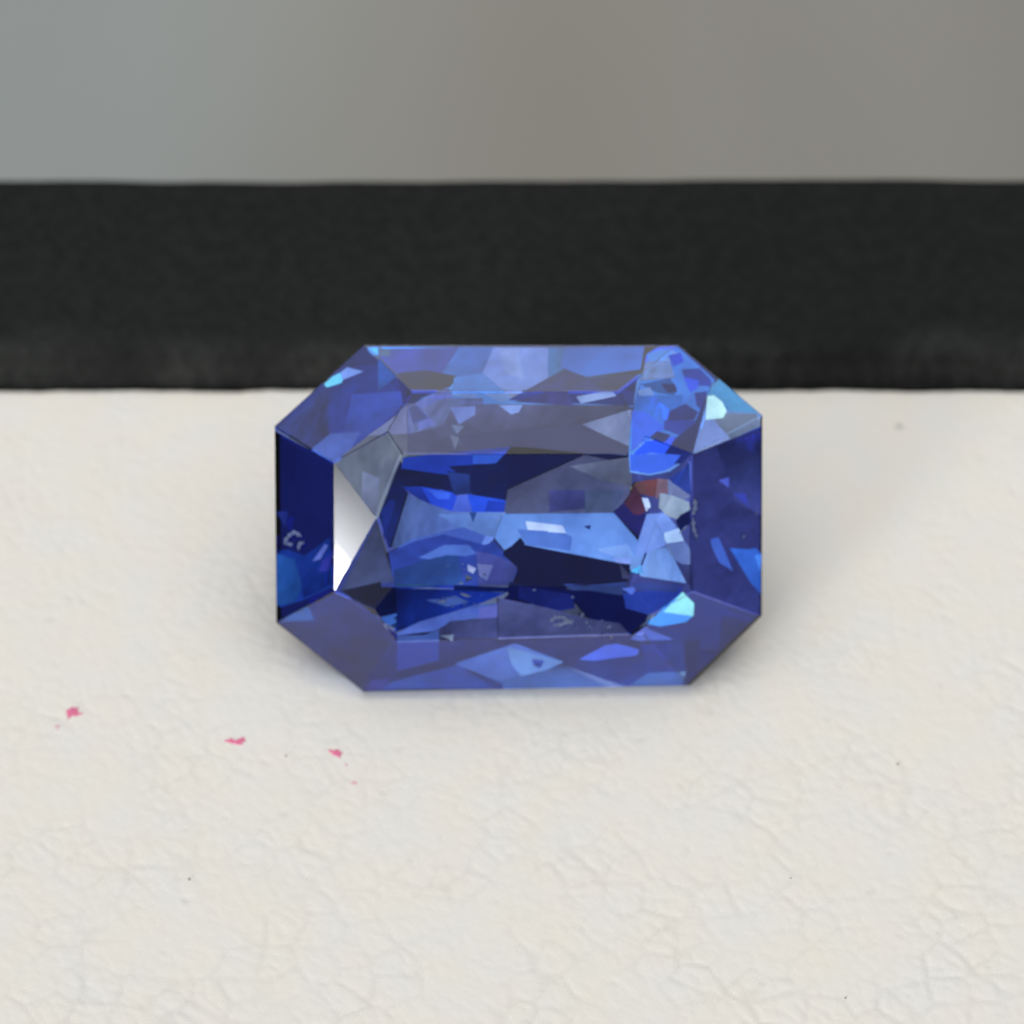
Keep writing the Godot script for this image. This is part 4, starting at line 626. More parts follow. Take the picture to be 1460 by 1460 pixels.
		[Color(1, 0.977, 0.703), Vector3(0.253, -0.029, 0.967), [Vector3(-1.7661, -0.8762, 0.4373), Vector3(-1.7401, -0.8718, 0.4382), Vector3(-2.0022, -0.0268, 0.6072), Vector3(-1.9380, -0.2763, 0.5573)]],
		[Color(0.025, 0.095, 0.632), Vector3(0.182, -0.142, 0.973), [Vector3(-1.7505, 0.6594, 0.7546), Vector3(-1.9848, 0.0660, 0.6359), Vector3(-1.8477, -0.3983, 0.5431), Vector3(-1.7848, -0.3983, 0.5431), Vector3(-1.5515, 0.3695, 0.6966), Vector3(-1.6133, 0.4316, 0.7090), Vector3(-1.6419, 0.7590, 0.7745), Vector3(-1.6729, 0.8423, 0.7912)]],
		[Color(0.019, 0.069, 0.463), Vector3(0.167, -0.078, 0.983), [Vector3(-1.9104, -0.2976, 0.5683), Vector3(-1.7469, 0.2519, 0.6782), Vector3(-1.8240, 0.2905, 0.6859), Vector3(-1.9541, 0.1288, 0.6536)]],
		[Color(0.032, 0.118, 0.789), Vector3(-0.001, -0.387, 0.922), [Vector3(-1.6678, 0.7158, 0.7710), Vector3(-1.0096, 0.6241, 0.7526), Vector3(-0.7240, 0.5941, 0.7466), Vector3(-0.8959, 0.7313, 0.7741), Vector3(-0.6915, 0.7440, 0.7766), Vector3(-0.2976, 0.7894, 0.7857), Vector3(-0.1273, 0.9130, 0.8104), Vector3(-0.1181, 0.9343, 0.8147), Vector3(-1.1796, 0.9310, 0.8140), Vector3(-1.6329, 0.8867, 0.8052)]],
		[Color(0.066, 0.191, 0.764), Vector3(0.156, -0.025, 0.987), [Vector3(-0.6443, 0.7882, 0.7906), Vector3(-0.2977, 0.7961, 0.7921), Vector3(-0.1320, 0.9338, 0.8197), Vector3(-0.5376, 0.9325, 0.8194), Vector3(-0.6441, 0.9153, 0.8160)]],
		[Color(0.028, 0.104, 0.69), Vector3(0.205, -0.152, 0.967), [Vector3(-1.6353, 0.4278, 0.7185), Vector3(-1.3841, 0.4435, 0.7216), Vector3(-1.0857, 0.4285, 0.7186), Vector3(-0.9166, 0.3778, 0.7085), Vector3(-0.9836, 0.6311, 0.7591), Vector3(-1.6671, 0.7242, 0.7778)]],
		[Color(0.04, 0.15, 1), Vector3(0.188, -0.173, 0.967), [Vector3(-0.7338, 0.5683, 0.7517), Vector3(-0.7035, 0.3699, 0.7120), Vector3(-0.1926, 0.2615, 0.6903), Vector3(-0.1099, 0.3606, 0.7101), Vector3(-0.1254, 0.9334, 0.8247), Vector3(-0.1387, 0.9333, 0.8247), Vector3(-0.3065, 0.8039, 0.7988), Vector3(-0.9804, 0.7492, 0.7879)]],
		[Color(0.036, 0.134, 0.892), Vector3(0.143, -0.206, 0.968), [Vector3(-0.1936, 0.9327, 0.8297), Vector3(-0.3240, 0.7934, 0.8018), Vector3(-0.1558, 0.7454, 0.7922), Vector3(-0.1330, 0.3498, 0.7131), Vector3(1.7016, 0.7444, 0.7920), Vector3(1.6496, 0.9040, 0.8239), Vector3(1.2410, 0.9371, 0.8305)], "calm"],
		[Color(0.077, 0.184, 0.735), Vector3(0.162, -0.119, 0.98), [Vector3(-0.9121, 0.3518, 0.7135), Vector3(-0.6805, 0.3684, 0.7168), Vector3(-0.6964, 0.6453, 0.7722), Vector3(-1.0094, 0.6782, 0.7788)]],
		[Color(0.029, 0.108, 0.721), Vector3(0.105, -0.022, 0.994), [Vector3(-1.3611, 0.2638, 0.7010), Vector3(-1.1484, 0.1421, 0.6766), Vector3(-0.9423, 0.1104, 0.6703), Vector3(-0.8436, 0.3069, 0.7096), Vector3(-0.9432, 0.3900, 0.7262), Vector3(-1.3528, 0.4659, 0.7414), Vector3(-1.6300, 0.4659, 0.7414)]],
		[Color(0.071, 0.186, 0.782), Vector3(0.087, -0.009, 0.996), [Vector3(-1.1487, 0.2915, 0.7116), Vector3(-0.9842, 0.2915, 0.7116), Vector3(-0.9641, 0.3807, 0.7295), Vector3(-1.3002, 0.4338, 0.7401)]],
		[Color(0.03, 0.112, 0.747), Vector3(0.049, -0.127, 0.991), [Vector3(-1.3599, 0.2622, 0.7109), Vector3(-1.2380, 0.2215, 0.7027), Vector3(-1.3770, 0.4573, 0.7499), Vector3(-1.6485, 0.4663, 0.7517)]],
		[Color(0.193, 0.293, 0.973), Vector3(0.154, -0.025, 0.988), [Vector3(-0.9509, 0.1111, 0.6755), Vector3(-0.6488, 0.1111, 0.6755), Vector3(-0.6985, 0.3613, 0.7256), Vector3(-0.8670, 0.3445, 0.7222)]],
		[Color(0.032, 0.136, 0.788), Vector3(-0.006, -0.05, 0.999), [Vector3(-0.6421, 0.0882, 0.6760), Vector3(-0.1691, 0.0882, 0.6760), Vector3(-0.1861, 0.2756, 0.7135), Vector3(-0.7249, 0.3628, 0.7310)]],
		[Color(0.027, 0.101, 0.676), Vector3(0.145, -0.022, 0.989), [Vector3(-0.4836, 0.0877, 0.6811), Vector3(-0.1607, 0.0877, 0.6811), Vector3(-0.1868, 0.2536, 0.7142), Vector3(-0.4313, 0.2699, 0.7175)]],
		[Color(0.405, 0.375, 0.534), Vector3(0.078, -0.122, 0.989), [Vector3(-0.2071, 0.0847, 0.6855), Vector3(1.3807, 0.0847, 0.6855), Vector3(1.5874, 0.3703, 0.7427), Vector3(1.6117, 0.7878, 0.8262), Vector3(0.9411, 0.9164, 0.8519), Vector3(-0.1533, 0.4231, 0.7532)]],
		[Color(0.692, 0.64, 0.7), Vector3(0.126, -0.124, 0.984), [Vector3(1.1670, 0.5647, 0.7866), Vector3(1.6124, 0.4601, 0.7657), Vector3(1.6106, 0.8922, 0.8522), Vector3(0.7239, 0.7580, 0.8253)]],
		[Color(0.305, 0.283, 0.679), Vector3(0.101, -0.125, 0.987), [Vector3(0.4401, 0.1070, 0.6951), Vector3(0.9750, 0.1542, 0.7046), Vector3(0.9743, 0.4173, 0.7572), Vector3(0.4397, 0.4173, 0.7572)]],
		[Color(0.58, 0.665, 0.961), Vector3(0.147, -0.126, 0.981), [Vector3(0.9513, 0.1081, 0.7004), Vector3(1.3617, 0.0923, 0.6973), Vector3(1.5066, 0.4169, 0.7622), Vector3(0.9505, 0.4169, 0.7622)]],
		[Color(0.386, 0.527, 1), Vector3(0.181, -0.012, 0.983), [Vector3(-1.8091, -0.4055, 0.5926), Vector3(-0.4783, -0.4055, 0.5926), Vector3(-0.3225, -0.2465, 0.6244), Vector3(-0.1795, 0.1029, 0.6943), Vector3(-0.9318, 0.1106, 0.6958), Vector3(-1.2599, 0.2226, 0.7182), Vector3(-1.5718, 0.3631, 0.7463)]],
		[Color(0.334, 0.498, 0.801), Vector3(0.062, -0.067, 0.996), [Vector3(-0.7882, -0.1612, 0.6466), Vector3(-0.3250, -0.2539, 0.6280), Vector3(-0.1949, 0.0956, 0.6979), Vector3(-1.1447, 0.0726, 0.6933)]],
		[Color(0.15, 0.242, 0.639), Vector3(0.152, 0.005, 0.988), [Vector3(-1.7294, -0.4063, 0.6027), Vector3(-0.5511, -0.4063, 0.6027), Vector3(-0.4668, -0.2344, 0.6370), Vector3(-0.7829, -0.1078, 0.6624), Vector3(-1.5413, -0.2898, 0.6260)]],
		[Color(0.081, 0.236, 0.65), Vector3(0.08, -0.107, 0.991), [Vector3(-0.6446, -0.0488, 0.6742), Vector3(-0.5882, 0.1023, 0.7044), Vector3(-0.6947, 0.1023, 0.7044)]],
		[Color(0.131, 0.252, 0.968), Vector3(0.065, -0.13, 0.989), [Vector3(-0.0958, -0.9435, 0.5003), Vector3(0.0126, -0.6582, 0.5574), Vector3(-0.2187, -0.4574, 0.5975), Vector3(-0.3283, -0.3163, 0.6258), Vector3(-0.4834, -0.3629, 0.6164), Vector3(-1.0547, -0.2123, 0.6465), Vector3(-1.4953, -0.3187, 0.6253), Vector3(-1.8517, -0.4736, 0.5943), Vector3(-1.8023, -0.7528, 0.5385), Vector3(-1.7519, -0.9286, 0.5033)]],
		[Color(0.077, 0.228, 0.66), Vector3(0.168, -0.071, 0.983), [Vector3(-0.8879, -0.9368, 0.5068), Vector3(-0.7706, -0.9300, 0.5081), Vector3(-0.8656, -0.4822, 0.5977), Vector3(-1.3148, -0.5752, 0.5791), Vector3(-1.7773, -0.7295, 0.5482), Vector3(-1.7497, -0.9290, 0.5083)]],
		[Color(0.194, 0.325, 0.735), Vector3(0.072, -0.058, 0.996), [Vector3(-1.2801, -0.5689, 0.5854), Vector3(-1.0243, -0.5087, 0.5975), Vector3(-0.7534, -0.5238, 0.5945), Vector3(-0.5969, -0.4889, 0.6014), Vector3(-0.7035, -0.3642, 0.6264), Vector3(-1.0579, -0.3642, 0.6264), Vector3(-1.4223, -0.5463, 0.5899)]],
		[Color(0.257, 0.265, 0.749), Vector3(0.119, -0.103, 0.988), [Vector3(-0.1023, -0.9446, 0.5154), Vector3(-0.0017, -0.6565, 0.5730), Vector3(-0.3593, -0.5007, 0.6042), Vector3(-0.6015, -0.4522, 0.6139), Vector3(-0.5716, -0.9404, 0.5162)]],
		[Color(0.523, 0.54, 0.998), Vector3(0.112, -0.326, 0.939), [Vector3(-0.5546, -0.8065, 0.5481), Vector3(-0.4478, -0.8779, 0.5338), Vector3(-0.3612, -0.6527, 0.5789), Vector3(-0.5886, -0.6352, 0.5824)]],
		[Color(0.778, 0.721, 0.791), Vector3(0.124, -0.004, 0.992), [Vector3(-0.7215, -0.7292, 0.5483), Vector3(-0.6452, -0.7770, 0.5387), Vector3(-0.6025, -0.7024, 0.5536), Vector3(-0.7213, -0.6429, 0.5655)]],
		[Color(1, 1, 1), Vector3(0.107, -0.307, 0.946), [Vector3(-0.7518, -0.8916, 0.5209), Vector3(-0.6378, -0.8459, 0.5300), Vector3(-0.7516, -0.7774, 0.5437)]],
		[Color(0.251, 0.413, 0.698), Vector3(0.006, -0.02, 1), [Vector3(-0.3435, -0.2614, 0.6571), Vector3(-0.1973, -0.4404, 0.6213), Vector3(0.0293, -0.3043, 0.6485), Vector3(0.0854, -0.3605, 0.6373), Vector3(0.6611, -0.4818, 0.6130), Vector3(1.4597, -0.6327, 0.5829), Vector3(1.6368, -0.6649, 0.5764), Vector3(1.7144, -0.3162, 0.6462), Vector3(1.3592, 0.0913, 0.7277), Vector3(-0.2178, 0.0761, 0.7246)]],
		[Color(1, 1, 1), Vector3(0.034, -0.047, 0.998), [Vector3(-0.0194, -0.1503, 0.6793), Vector3(0.6826, -0.1971, 0.6700), Vector3(0.5496, 0.0762, 0.7246), Vector3(-0.2374, 0.0762, 0.7246)]],
		[Color(0.174, 0.306, 0.641), Vector3(0.017, -0.054, 0.998), [Vector3(0.1142, -0.3605, 0.6373), Vector3(0.7332, -0.4535, 0.6187), Vector3(0.7824, -0.1879, 0.6718), Vector3(-0.0211, -0.1406, 0.6813)]],
		[Color(0.393, 0.555, 0.783), Vector3(0.001, -0.027, 1), [Vector3(1.6359, -0.6520, 0.5790), Vector3(1.7174, -0.3195, 0.6455), Vector3(1.1128, -0.4282, 0.6238)]],
		[Color(0.008, 0.029, 0.196), Vector3(-0.172, 0.036, 0.984), [Vector3(0.9256, -0.1030, 0.6888), Vector3(1.0171, -0.1487, 0.6797), Vector3(1.0377, -0.0545, 0.6985), Vector3(0.8593, -0.0148, 0.7064)]],
		[Color(0.027, 0.1, 0.666), Vector3(0.115, -0.23, 0.966), [Vector3(-0.2275, -0.5007, 0.6093), Vector3(-0.0118, -0.6859, 0.5722), Vector3(-0.0588, -0.9454, 0.5203), Vector3(0.6732, -0.9520, 0.5190), Vector3(0.6560, -0.9220, 0.5250), Vector3(0.9356, -0.9500, 0.5194), Vector3(1.5639, -0.8885, 0.5317), Vector3(1.5958, -0.6406, 0.5813), Vector3(1.4486, -0.6242, 0.5846), Vector3(0.6657, -0.4735, 0.6147), Vector3(0.1133, -0.3689, 0.6356), Vector3(0.0329, -0.2562, 0.6582)], "calm"],
		[Color(0.15, 0.263, 0.849), Vector3(0.174, -0.085, 0.981), [Vector3(1.5307, -0.9597, 0.5175), Vector3(1.5363, -0.8954, 0.5303), Vector3(0.6338, -0.9261, 0.5242), Vector3(0.6535, -0.9518, 0.5190)]],
		[Color(0.464, 0.43, 0.806), Vector3(0.062, -0.175, 0.983), [Vector3(1.4830, -0.8442, 0.5406), Vector3(1.5847, -0.8442, 0.5406), Vector3(1.5164, -0.6414, 0.5811), Vector3(1.4390, -0.6192, 0.5856)]],
		[Color(0.02, 0.075, 0.5), Vector3(0.242, -0.039, 0.97), [Vector3(0.1414, -0.9472, 0.5200), Vector3(-0.1272, -0.8898, 0.5314), Vector3(-0.1272, -0.9448, 0.5204)]],
		[Color(0.321, 0.433, 0.744), Vector3(-0.05, -0.026, 0.998), [Vector3(1.7150, -0.2799, 0.6534), Vector3(1.6477, -0.5716, 0.5951), Vector3(1.7920, -0.5072, 0.6080), Vector3(1.9530, -0.0345, 0.7025), Vector3(1.9157, 0.0800, 0.7254), Vector3(1.8260, 0.0744, 0.7243)]],
		[Color(0.341, 0.501, 0.73), Vector3(0.001, -0.035, 0.999), [Vector3(1.5899, -0.7150, 0.5664), Vector3(1.6989, -0.7804, 0.5533), Vector3(1.8001, -0.4835, 0.6127), Vector3(1.6064, -0.5418, 0.6011)]],
		[Color(0.185, 0.846, 1), Vector3(-0.014, -0.042, 0.999), [Vector3(1.6082, -0.7503, 0.5593), Vector3(1.7027, -0.7692, 0.5556), Vector3(1.7492, -0.6329, 0.5828), Vector3(1.5880, -0.6509, 0.5792)]],
		[Color(0.511, 0.594, 0.891), Vector3(-0.022, -0.033, 0.999), [Vector3(1.4393, -0.6569, 0.5780), Vector3(1.5964, -0.6744, 0.5745), Vector3(1.6158, -0.5547, 0.5985), Vector3(1.3369, -0.5547, 0.5985)]],
		[Color(1, 0.366, 0.302), Vector3(0.147, -0.118, 0.982), [Vector3(1.5781, 0.3822, 0.7552), Vector3(1.7375, 0.3680, 0.7524), Vector3(1.8313, 0.3425, 0.7473), Vector3(1.7646, 0.5469, 0.7882), Vector3(1.6687, 0.5318, 0.7852)]],
		[Color(1, 0.237, 0.437), Vector3(0.091, -0.171, 0.981), [Vector3(1.5052, 0.2186, 0.7531), Vector3(1.6756, 0.0321, 0.7158), Vector3(1.8504, 0.1373, 0.7369), Vector3(1.6606, 0.4793, 0.8053)]],
		[Color(0.125, 0.116, 0.772), Vector3(0.079, -0.163, 0.984), [Vector3(1.3458, 0.0947, 0.7283), Vector3(1.7320, -0.2734, 0.6547), Vector3(1.8333, 0.0524, 0.7199), Vector3(1.5185, 0.2507, 0.7595)]],
		[Color(1, 1, 0.959), Vector3(-0.038, -0.021, 0.999), [Vector3(1.8226, 0.1098, 0.7314), Vector3(1.8821, 0.1829, 0.7460), Vector3(1.8445, 0.2981, 0.7690), Vector3(1.7537, 0.3037, 0.7702)]],
		[Color(0.374, 0.618, 1), Vector3(-0.005, -0.065, 0.998), [Vector3(1.5657, 0.9349, 0.8658), Vector3(1.5651, 0.9270, 0.8642), Vector3(1.5858, 0.6661, 0.8120), Vector3(1.7327, 0.6445, 0.8077), Vector3(1.6379, 0.9351, 0.8658)]],
		[Color(0.078, 0.183, 0.67), Vector3(0.053, 0.001, 0.999), [Vector3(1.5931, 0.6973, 0.8234), Vector3(1.7230, 0.6738, 0.8187), Vector3(1.6413, 0.9242, 0.8687), Vector3(1.5835, 0.9223, 0.8684)]],
	],
}
const GIRDLE := [Vector2(-3.486, 1.330), Vector2(-2.195, 2.484), Vector2(2.291, 2.484), Vector2(3.490, 1.484), Vector2(3.506, -1.395), Vector2(2.480, -2.405), Vector2(-2.235, -2.497), Vector2(-3.486, -1.492)]
const BREAK_RING := [Vector2(-2.628, 0.815), Vector2(-1.608, 1.621), Vector2(1.669, 1.621), Vector2(2.485, 0.937), Vector2(2.485, -1.032), Vector2(1.643, -1.670), Vector2(-1.745, -1.655), Vector2(-2.628, -1.032)]
const TABLE := [Vector2(-2.026, 0.009), Vector2(-1.638, 0.922), Vector2(1.643, 0.932), Vector2(1.959, -0.037), Vector2(1.643, -0.966), Vector2(-1.756, -0.935)]


func corner(list: Array, i: int, h: float) -> Vector3:
	var p: Vector2 = list[i % 8 if list.size() == 8 else i % 6]
	return Vector3(p.x, p.y, h + 0.0000 * p.x + 0.2000 * p.y)


func through(a: Vector3, b: Vector3, c: Vector3) -> Array:
	var n := (b - a).cross(c - a).normalized()
	if n.dot(Vector3(0, 0, -0.8) - a) > 0.0:
		n = -n
	return [n, n.dot(a)]


func face_of(planes: Array, at: int) -> PackedVector3Array:
	# the polygon in which one plane bounds the solid common to all half-spaces
	var n: Vector3 = planes[at][0]
	var side := n.cross(Vector3.UP if absf(n.y) < 0.9 else Vector3.RIGHT).normalized()
	var other := n.cross(side)
	var o: Vector3 = n * planes[at][1]
	var poly: Array = [o + (side + other) * 20.0, o + (other - side) * 20.0, o - (side + other) * 20.0, o + (side - other) * 20.0]
	for k in planes.size():
		if k == at or poly.size() < 3:
			continue
		var m: Vector3 = planes[k][0]
		var d: float = planes[k][1]
		var kept := []
		for i in poly.size():
			var a: Vector3 = poly[i]
			var b: Vector3 = poly[(i + 1) % poly.size()]
			var da := m.dot(a) - d
			var db := m.dot(b) - d
			if da <= 0.0:
				kept.append(a)
			if (da < 0.0 and db > 0.0) or (da > 0.0 and db < 0.0):
				kept.append(a.lerp(b, da / (da - db)))
		poly = kept
	return PackedVector3Array(poly)


func facet_mesh(poly: PackedVector3Array, n: Vector3, worn := 0.0) -> ArrayMesh:
	# worn rounds the facet a little: its normals lean outwards by that much per mm
	var normal := (Vector3.RIGHT * n.x + up_slope * n.y + outward * n.z).normalized()
	var c := Vector3.ZERO
	for p in poly:
		c += p
	c /= poly.size()
	var v := PackedVector3Array()
	var nn := PackedVector3Array()
	for i in poly.size():
		var a := poly[i]
		var b := poly[(i + 1) % poly.size()]
		if (a - c).cross(b - c).dot(n) > 0.0:
			v.append_array(PackedVector3Array([stone(c), stone(b), stone(a)]))
		else:
			v.append_array(PackedVector3Array([stone(c), stone(a), stone(b)]))
		for k in 3:
			nn.append((normal + (v[v.size() - 3 + k] - stone(c)) / MM * worn).normalized())
	var arrays := []
	arrays.resize(Mesh.ARRAY_MAX)
	arrays[Mesh.ARRAY_VERTEX] = v
	arrays[Mesh.ARRAY_NORMAL] = nn
	var m := ArrayMesh.new()
	m.add_surface_from_arrays(Mesh.PRIMITIVE_TRIANGLES, arrays)
	return m


func build_stone() -> void:
	var gem := Node3D.new()
	gem.name = "sapphire"
	add_child(gem)
	tag(gem, "blue octagonal step cut sapphire leaning back on the white leather pad", "gemstone")
	var clear := StandardMaterial3D.new()          # corundum: index 1.77
	clear.albedo_color = lin(0.5000, 0.6400, 0.9600)
	clear.albedo_color.a = 0.0000
	clear.roughness = 0.0
	clear.refraction_enabled = true
	clear.refraction_scale = 0.077
	clear.transparency = BaseMaterial3D.TRANSPARENCY_ALPHA

	var t := []
	for i in 6:
		var p: Vector2 = TABLE[i]
		t.append(corner(TABLE, i, 0.7400 + 0.0000 * p.x + 0.0000 * p.y))
	var g := []
	for i in 8:
		g.append(corner(GIRDLE, i, 0.0))
	var r0 := corner(BREAK_RING, 0, 0.5600)
	var r3 := corner(BREAK_RING, 3, 0.5600)
	var r4 := corner(BREAK_RING, 4, 0.5600)
	var r7 := corner(BREAK_RING, 7, 0.5600)
	var top_low := (corner(BREAK_RING, 1, 0.7200) + corner(BREAK_RING, 2, 0.7200)) / 2.0
	var bottom_low := (corner(BREAK_RING, 5, 0.6000) + corner(BREAK_RING, 6, 0.6000)) / 2.0
	var top_high := (corner(BREAK_RING, 1, 0.6000) + corner(BREAK_RING, 2, 0.6000)) / 2.0
	var bottom_high := (corner(BREAK_RING, 5, 0.5800) + corner(BREAK_RING, 6, 0.5800)) / 2.0
	var planes := []
	planes.append(through(g[7], g[0], (r0 + r7) / 2.0))
	planes.append(through(g[0], g[1], r0))
	planes.append(through(g[1], g[2], top_low))
	planes.append(through(g[2], g[3], r3))
	planes.append(through(g[3], g[4], (r3 + r4) / 2.0))
	planes.append(through(g[4], g[5], r4))
	planes.append(through(g[5], g[6], bottom_low))
	planes.append(through(g[6], g[7], r7))
	planes.append(through(r0, r7, t[0]))
	planes.append(through(t[0], t[1], r0))
	planes.append(through(t[1], t[2], top_high))
	planes.append(through(t[2], t[3], r3))
	planes.append(through(r3, r4, t[3]))
	planes.append(through(t[3], t[4], r4))
	planes.append(through(t[4], t[5], bottom_high))
	planes.append(through(t[5], t[0], r7))
	planes.append(through(t[0], t[2], t[4]))
	for i in 8:
		var a: Vector2 = GIRDLE[(i + 7) % 8]
		var b: Vector2 = GIRDLE[i]
		var n := Vector2(b.y - a.y, a.x - b.x).normalized()
		if n.dot(a + b) < 0.0:
			n = -n
		planes.append([Vector3(n.x, n.y, 0), n.dot(a)])
	planes.append([Vector3(0, -cos(TILT), -sin(TILT)), REST])     # the facet it rests on
	var tones := []
	for row in PAVILION:
		planes.append([Vector3(cos(row[0]) * sin(row[1]), sin(row[0]) * sin(row[1]), -cos(row[1])), row[2]])
	var kinds := {}
	for k in planes.size():
		var poly := face_of(planes, k)
		if poly.size() < 3:
			continue
		var called := "pavilion_facet"
		var m: StandardMaterial3D = clear
		if k < 8: called = "crown_facet"
		elif k < 16: called = "star_facet"
		elif k == 16: called = "table_facet"
		else:
			if k < 25: called = "girdle_facet"
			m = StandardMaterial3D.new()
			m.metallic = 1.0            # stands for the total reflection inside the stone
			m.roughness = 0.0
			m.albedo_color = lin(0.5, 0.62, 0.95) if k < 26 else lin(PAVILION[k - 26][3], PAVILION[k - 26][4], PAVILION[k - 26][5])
		kinds[called] = kinds.get(called, -1) + 1
		obj(called if kinds[called] == 0 else "%s_%03d" % [called, kinds[called]], facet_mesh(poly, planes[k][0], 0.0350 if k == 8 else 0.0), m, gem)
	build_reflection_plates(gem)
	build_inclusions(gem)


func build_reflection_plates(gem: Node3D) -> void:
	ripple = noise_map(83, 0.008, 512, 6.0)
	silk = NoiseTexture2D.new()           # the stone's uneven colour and its silk
	silk.width = 512
	silk.height = 512
	silk.seamless = true
	silk.noise = noise(71, 0.011, FastNoiseLite.TYPE_SIMPLEX_SMOOTH, 5)
	var ramp := Gradient.new()
	ramp.set_color(0, Color(0.66, 0.70, 0.80))
	ramp.set_color(1, Color(1.0, 1.0, 1.0))
	ramp.add_point(0.45, Color(0.88, 0.90, 0.94))
	silk.color_ramp = ramp
	for under in DEEP:
		for row in DEEP[under]:
			reflection_plate(row, gem)


func reflection_plate(row: Array, gem: Node3D) -> void:
	var tint: Color = row[0]
	var lean: Vector3 = row[1]
	var pts: Array = row[2]
	var flat := PackedVector2Array()
	for q in pts:
		flat.append(Vector2(q.x, q.y))
	var ix := Geometry2D.triangulate_polygon(flat)
	if ix.is_empty():
		return
	var n := Vector3.ZERO
	for i in pts.size():
		n += (pts[i] - pts[0]).cross(pts[(i + 1) % pts.size()] - pts[0])
	n = n.normalized()
	if n.z < 0.0:
		n = -n
	var st := PackedVector3Array()
	var nn := PackedVector3Array()
	var normal := (Vector3.RIGHT * lean.x + up_slope * lean.y + outward * lean.z).normalized()     # the plate leans by its normals; the layer itself stays flat
	var middle := Vector3.ZERO
	for q in pts:
		middle += stone(q) / pts.size()
	var curve := 0.0 if row.size() > 3 else 0.07 * sin(middle.x * 9000.0 + middle.y * 5000.0)      # mm to the plate's own slight curve
	for i in range(0, ix.size(), 3):
		var a: Vector3 = pts[ix[i]]
		var b: Vector3 = pts[ix[i + 1]]
		var c: Vector3 = pts[ix[i + 2]]
		if (b - a).cross(c - a).dot(n) > 0.0:
			st.append_array(PackedVector3Array([stone(a), stone(c), stone(b)]))
		else:
			st.append_array(PackedVector3Array([stone(a), stone(b), stone(c)]))
		for k in 3:
			nn.append((normal + (st[st.size() - 3 + k] - middle) / MM * curve).normalized())
	var arrays := []
	arrays.resize(Mesh.ARRAY_MAX)
	arrays[Mesh.ARRAY_VERTEX] = st
	arrays[Mesh.ARRAY_NORMAL] = nn
	var m := ArrayMesh.new()
	m.add_surface_from_arrays(Mesh.PRIMITIVE_TRIANGLES, arrays)
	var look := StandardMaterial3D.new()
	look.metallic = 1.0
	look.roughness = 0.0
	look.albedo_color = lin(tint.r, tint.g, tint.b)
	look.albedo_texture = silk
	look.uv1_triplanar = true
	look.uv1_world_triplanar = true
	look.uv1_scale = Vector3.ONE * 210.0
	if row.size() == 3:      # all but the clean flashes and the calm dark plates ripple a little
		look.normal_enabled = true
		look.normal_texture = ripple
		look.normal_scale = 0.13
	var facet := obj("reflection_plate", m, look, gem)
	if tint.r > tint.b * 1.15:
		facet.set_meta("label", "rust brown patch deep in the stone")
	elif row.size() > 3 and row[3] == "flash":
		facet.set_meta("label", "bright pale blue flash")


# pale crystals just under the crown: radius, then the line they follow (mm, in the stone's frame)
const CRYSTALS := [
	[0.036, [Vector3(-3.355, -0.339, -0.039), Vector3(-3.276, -0.233, 0.033), Vector3(-3.19, -0.179, 0.1), Vector3(-3.09, -0.247, 0.152)]],
	[0.034, [Vector3(-3.138, -0.445, 0.081), Vector3(-3.129, -0.354, 0.105), Vector3(-3.059, -0.331, 0.155)]],
	[0.03, [Vector3(-3.347, -0.347, -0.036), Vector3(-3.215, -0.362, 0.048)]],
	[0.034, [Vector3(0.456, -1.454, 0.284), Vector3(0.528, -1.391, 0.311), Vector3(0.635, -1.391, 0.311), Vector3(0.706, -1.436, 0.292), Vector3(0.635, -1.499, 0.265), Vector3(0.51, -1.508, 0.261)]],
	[0.042, [Vector3(0.671, -1.481, 0.273), Vector3(0.796, -1.445, 0.289)]],
	[0.022, [Vector3(0.894, -1.4, 0.308), Vector3(0.929, -1.328, 0.339)]],
	[0.02, [Vector3(0.975, -1.499, 0.266), Vector3(0.983, -1.454, 0.285)]],
	[0.02, [Vector3(1.261, -1.544, 0.248), Vector3(1.332, -1.526, 0.255)]],
	[0.024, [Vector3(1.319, -1.689, 0.158), Vector3(1.342, -1.671, 0.176)]],
	[0.02, [Vector3(0.758, -1.112, 0.43), Vector3(0.794, -1.098, 0.436)]],
	[0.02, [Vector3(0.206, -1.005, 0.475), Vector3(0.25, -1.001, 0.476)]],
	[0.04, [Vector3(2.505, 0.301, 0.553), Vector3(2.513, 0.175, 0.523), Vector3(2.482, 0.064, 0.519)]],
	[0.03, [Vector3(2.482, 0.017, 0.509), Vector3(2.491, -0.125, 0.477), Vector3(2.54, -0.267, 0.421)]],
	[0.018, [Vector3(2.305, -0.187, 0.532), Vector3(2.399, -0.085, 0.52)]],
	[0.018, [Vector3(3.194, -0.277, 0.058), Vector3(3.242, -0.229, 0.041)]],
	[0.016, [Vector3(3.394, 0.064, 0.015), Vector3(3.41, 0.104, 0.014)]],
	[0.02, [Vector3(-0.876, -0.919, 0.506), Vector3(-0.785, -0.903, 0.509)]],
	[0.024, [Vector3(-0.831, -1.05, 0.453), Vector3(-0.695, -1.096, 0.434)]],
	[0.022, [Vector3(-1.148, -1.172, 0.401), Vector3(-1.027, -1.157, 0.408)]],
]


# where the silk gathers: centre, reach, needles
const SILK := [
	[Vector3(-0.7860, -1.1575, 0.4129), 0.24, 9],
	[Vector3(1.1177, -1.5449, 0.2523), 0.20, 9],
	[Vector3(-0.8451, -0.6924, 0.5559), 0.12, 4],
]


